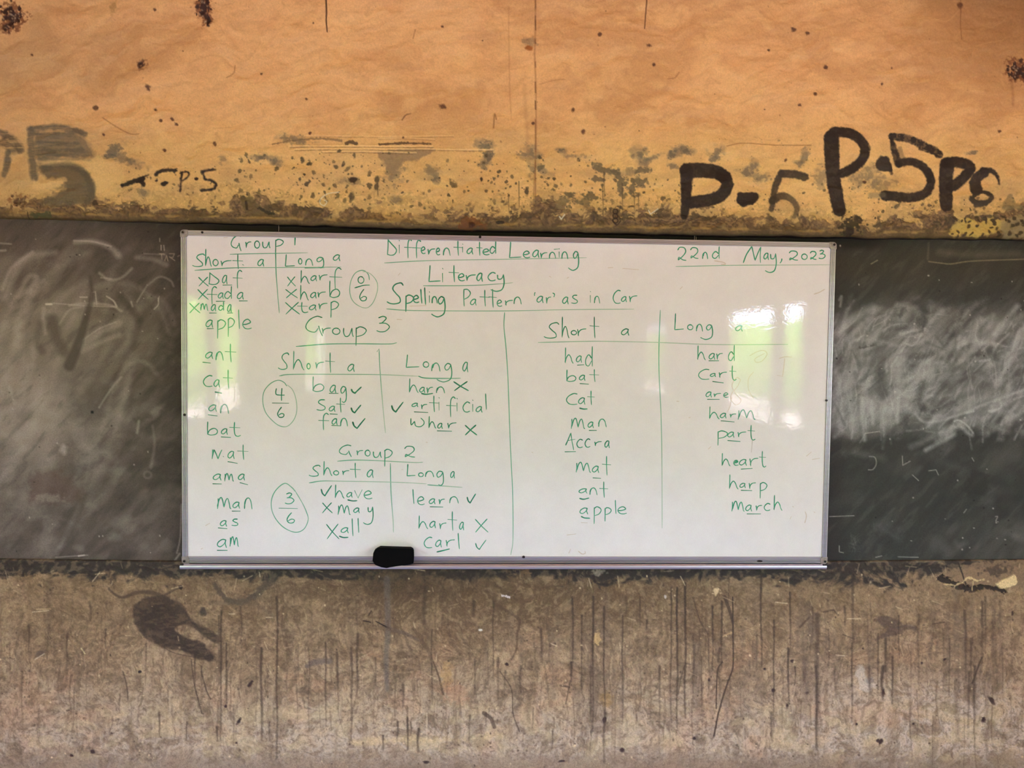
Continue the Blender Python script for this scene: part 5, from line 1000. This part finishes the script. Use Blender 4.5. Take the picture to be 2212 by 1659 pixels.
LN('ghost_mark', [('H', 1450, 190), ('H', 1530, 170), ('H', 1610, 175)], 2.4, 0, .2, None, GH, .0002); LN('ghost_mark', [('H', 1520, 190), ('H', 1510, 300), ('H', 1495, 405)], 2.4, 0, .2, None, GH, .0002)
LN('ghost_mark', [('H', 1430, 390), ('H', 1500, 405)], 2.2, 0, .2, None, GH, .0002)
for w, pts in [('C', [(1290, 545), (1350, 540)]), ('C', [(1465, 552), (1660, 568)]), ('C', [(800, 670), (825, 655)]), ('C', [(590, 645), (612, 658)]), ('B', [(665, 635), (690, 605)]), ('B', [(800, 1003), (1000, 995)]), ('D', [(680, 460), (740, 470), (800, 485), (810, 505), (760, 500)]), ('D', [(1870, 860), (1940, 835), (2000, 800)]), ('D', [(270, 800), (300, 770)]),
                ('L', [(1585, 890), (1600, 860)]), ('L', [(1760, 940), (1780, 860), (1765, 800)]), ('L', [(1780, 140), (1840, 90)]), ('L', [(1850, 180), (1940, 165)]), ('L', [(1870, 805), (1885, 818)]), ('L', [(1615, 740), (1628, 750)]), ('K', [(822, 1300), (845, 1248)]), ('K', [(935, 1275), (980, 1308), (1018, 1300), (1015, 1275)]), ('K', [(970, 935), (1045, 938)]), ('K', [(800, 1082), (910, 1070)]), ('L', [(610, 55), (640, 25)]), ('H', [(375, 900), (395, 890)]), ('H', [(230, 700), (260, 702)]), ('I', [(300, 1250), (322, 1238)]), ('F', [(998, 1190), (1015, 1192)]), ('J', [(705, 302), (722, 300)]), ('B', [(650, 1160), (710, 1165)]), ('A', [(570, 185), (620, 180)]), ('I', [(355, 970), (405, 940)]), ('G', [(380, 1308), (395, 1316)])]:
    ribbon([[cvt(w, p) for p in pts]], 'smudge', surf, 2.2, 0, None, .2, GH, .0003)

# ------------------------------------------------------------------ eraser on the tray
out = [(806, 1195), (810, 1187), (818, 1183), (850, 1184), (888, 1185), (893.5, 1188), (894, 1205), (893, 1217), (886, 1219.5), (860, 1223), (835, 1227.5), (824, 1226), (810, 1220), (804.5, 1212)]
er = bpy.data.objects.new('whiteboard_eraser', None); COL.objects.link(er)
ex, ez = P(850, 1205, -.03); er.location = (float(ex), -.02, float(ez) - .03)
set_props(er, 'small black board eraser resting on the marker tray', 'eraser')
def slab(name, y0, y1, grow, mat, parent, bevel):
    bm = bmesh.new(); xs, zs = P(np.array([p[0] for p in out]), np.array([p[1] for p in out]), -.038)
    cx_, cz_ = xs.mean(), zs.mean()
    xs = cx_ + (xs - cx_) * grow; zs = cz_ + (zs - cz_) * grow
    f = [bm.verts.new((a, y0, c)) for a, c in zip(xs, zs)]; g = [bm.verts.new((a, y1, c)) for a, c in zip(xs, zs)]
    n = len(f); bm.faces.new(f); bm.faces.new(g[::-1])
    for i in range(n): bm.faces.new((f[i], f[(i + 1) % n], g[(i + 1) % n], g[i]))
    bmesh.ops.recalc_face_normals(bm, faces=bm.faces[:])
    return bm_obj(name, bm, mat, parent, bevel=bevel, seg=3)
slab('handle_shell', -.040, -.022, 1.0, M_BLACK, er, .004)
slab('felt_pad', -.0222, -.003, .95, M_FELT, er, .002)

# ------------------------------------------------------------------ the rest of the classroom (lights the wall, seen in the gloss of the board)
def struct(name, parts, mat, label=None):
    bm = bmesh.new()
    for p in parts: bm_box(bm, *p)
    o = bm_obj(name, bm, mat); o['kind'] = 'structure'
    return o
YR = -14.0
struct('floor', [(-XW - .25, XW + .25, YR - .2, .27, -.12, 0)], M_CEMENT)
struct('ceiling', [(-XW - .25, XW + .25, YR - .2, .27, 3.14, 3.2)], M_WOODC)
tz = float(P(2212, 5, .0)[1]); 
struct('trim_1', [(-XW, XW, -.05, .06, tz, 3.14)], M_TIMBER)
struct('wall_rear', [(-XW - .25, XW + .25, YR - .2, YR, 0, 3.14)], M_ORANGE)
SILL, HEAD = .94, 2.36
BAYS = {'right': [(-12.9, -11.0), (-7.75, -4.95), (-4.60, -1.7)], 'left': [(-13.4, -11.2), (-7.75, -5.2), (-4.7, -1.7)]}
k = 1
for side, sx in (('left', -1), ('right', 1)):
    a, b_ = (XW, XW + .2) if sx > 0 else (-XW - .2, -XW)
    ys = [YR] + [q for s_ in BAYS[side] for q in s_] + [.27]
    piers = [(a, b_, ys[i], ys[i + 1], SILL, HEAD) for i in range(0, len(ys), 2)]
    wl = struct('wall_' + side, [(a, b_, YR, .27, 0, SILL), (a, b_, YR, .27, HEAD, 3.14)] + piers, M_ORANGE)
    for y0, y1 in BAYS[side]:
        bm = bmesh.new(); ax, bx = (XW + .06, XW + .14) if sx > 0 else (-XW - .14, -XW - .06)
        bm_box(bm, ax, bx, y0, y1, SILL, SILL + .04); bm_box(bm, ax, bx, y0, y1, HEAD - .04, HEAD)
        bm_box(bm, ax, bx, y0, y0 + .05, SILL, HEAD); bm_box(bm, ax, bx, y1 - .05, y1, SILL, HEAD)
        ym = (y0 + y1) / 2 + (.2 if (side == 'right' and k == 5) else 0); ym = -5.84 if (side == 'right' and y0 == -7.75) else ym
        bm_box(bm, ax, bx, ym - .1, ym + .1, SILL, HEAD)
        wf = bm_obj('window_%d' % k, bm, M_TIMBER); wf['kind'] = 'structure'; k += 1
        ld = bpy.data.lights.new('window_portal', 'AREA'); ld.shape = 'RECTANGLE'; ld.size = HEAD - SILL; ld.size_y = y1 - y0
        lo = bpy.data.objects.new('window_portal', ld); COL.objects.link(lo)
        lo.location = (sx * (XW + .19), (y0 + y1) / 2, (SILL + HEAD) / 2); lo.rotation_euler = (0, math.radians(90 * sx), 0)
        ld.cycles.is_portal = True
# roof overhang outside, ground, trees
struct('roof', [(-XW - 1.3, XW + 1.3, YR - 1, 1.0, 3.22, 3.3)], M_TIMBER)
struct('ground', [(-60, 60, -60, 40, -.35, -.15)], M_EARTH)
def tree(x, y, h, r, seed, label):
    rs = np.random.RandomState(seed)
    root = bpy.data.objects.new('tree', None); COL.objects.link(root); root.location = (x, y, -.15)
    set_props(root, label, 'tree', 'bushes outside the right windows' if x > 0 else 'trees outside the left windows')
    bm = bmesh.new()
    for i in range(5): bmesh.ops.create_cone(bm, cap_ends=False, segments=9, radius1=.16 - .02 * i, radius2=.14 - .02 * i, depth=h * .14, matrix=Matrix.Translation((x + .05 * math.sin(i), y + .04 * i, -.15 + h * .14 * (i + .5))))
    bm_obj('trunk', bm, M_BARK, root)
    N = 7000
    d = rs.normal(size=(N, 3)); d /= np.linalg.norm(d, axis=1, keepdims=True)
    c = d * (rs.rand(N, 1) ** .4) * np.array([r, r, h * .46]) * (1 + .25 * np.sin(d[:, :1] * 5 + seed) * np.cos(d[:, 2:] * 6)) + np.array([x, y, h * .52])
    a = rs.normal(size=(N, 3)); a /= np.linalg.norm(a, axis=1, keepdims=True); b2 = np.cross(a, rs.normal(size=(N, 3))); b2 /= np.linalg.norm(b2, axis=1, keepdims=True)
    s_ = rs.uniform(.16, .34, (N, 1))
    Vv = np.stack([c + a * s_, c + b2 * s_ * .5, c - a * s_, c - b2 * s_ * .5], 1).reshape(-1, 3)
    F = np.arange(N * 4).reshape(-1, 4)
    mesh_obj('foliage', Vv, F, M_LEAF, root)
for i, (x, y, h, r) in enumerate([(10.8, -24.5, 2.7, 1.6), (-10.2, -24, 4.4, 1.8), (-10.2, -12, 4.2, 1.8)]):
    tree(x, y, h, r, i, ['round green bush mirrored in the right side of the whiteboard', 'leafy green tree mirrored in the left side of the whiteboard'][x < 0])
def hedge(x, h0, h1, seed, label):
    rs = np.random.RandomState(seed); N = 45000
    y = rs.uniform(-62, -2, N); top = h0 + (h1 - h0) * vnoise(y * .35, y * 0, seed)
    c = np.stack([x + rs.normal(0, .5, N), y, -.15 + top * rs.rand(N) ** .8], 1)
    a = rs.normal(size=(N, 3)); a /= np.linalg.norm(a, axis=1, keepdims=True); b2 = np.cross(a, rs.normal(size=(N, 3))); b2 /= np.linalg.norm(b2, axis=1, keepdims=True)
    s_ = rs.uniform(.14, .3, (N, 1))
    Vv = np.stack([c + a * s_, c + b2 * s_ * .6, c - a * s_, c - b2 * s_ * .6], 1).reshape(-1, 3)
    o = mesh_obj('hedge', Vv, np.arange(N * 4).reshape(-1, 4), M_LEAF)
    set_props(o, label, 'hedge', kind='stuff')
hedge(14.2, 3.1, 3.8, 5, 'sunlit green hedge mirrored in the glossy right half of the whiteboard')
hedge(-14.2, 3.8, 5.6, 6, 'sunlit green hedge mirrored in the glossy left edge of the whiteboard')
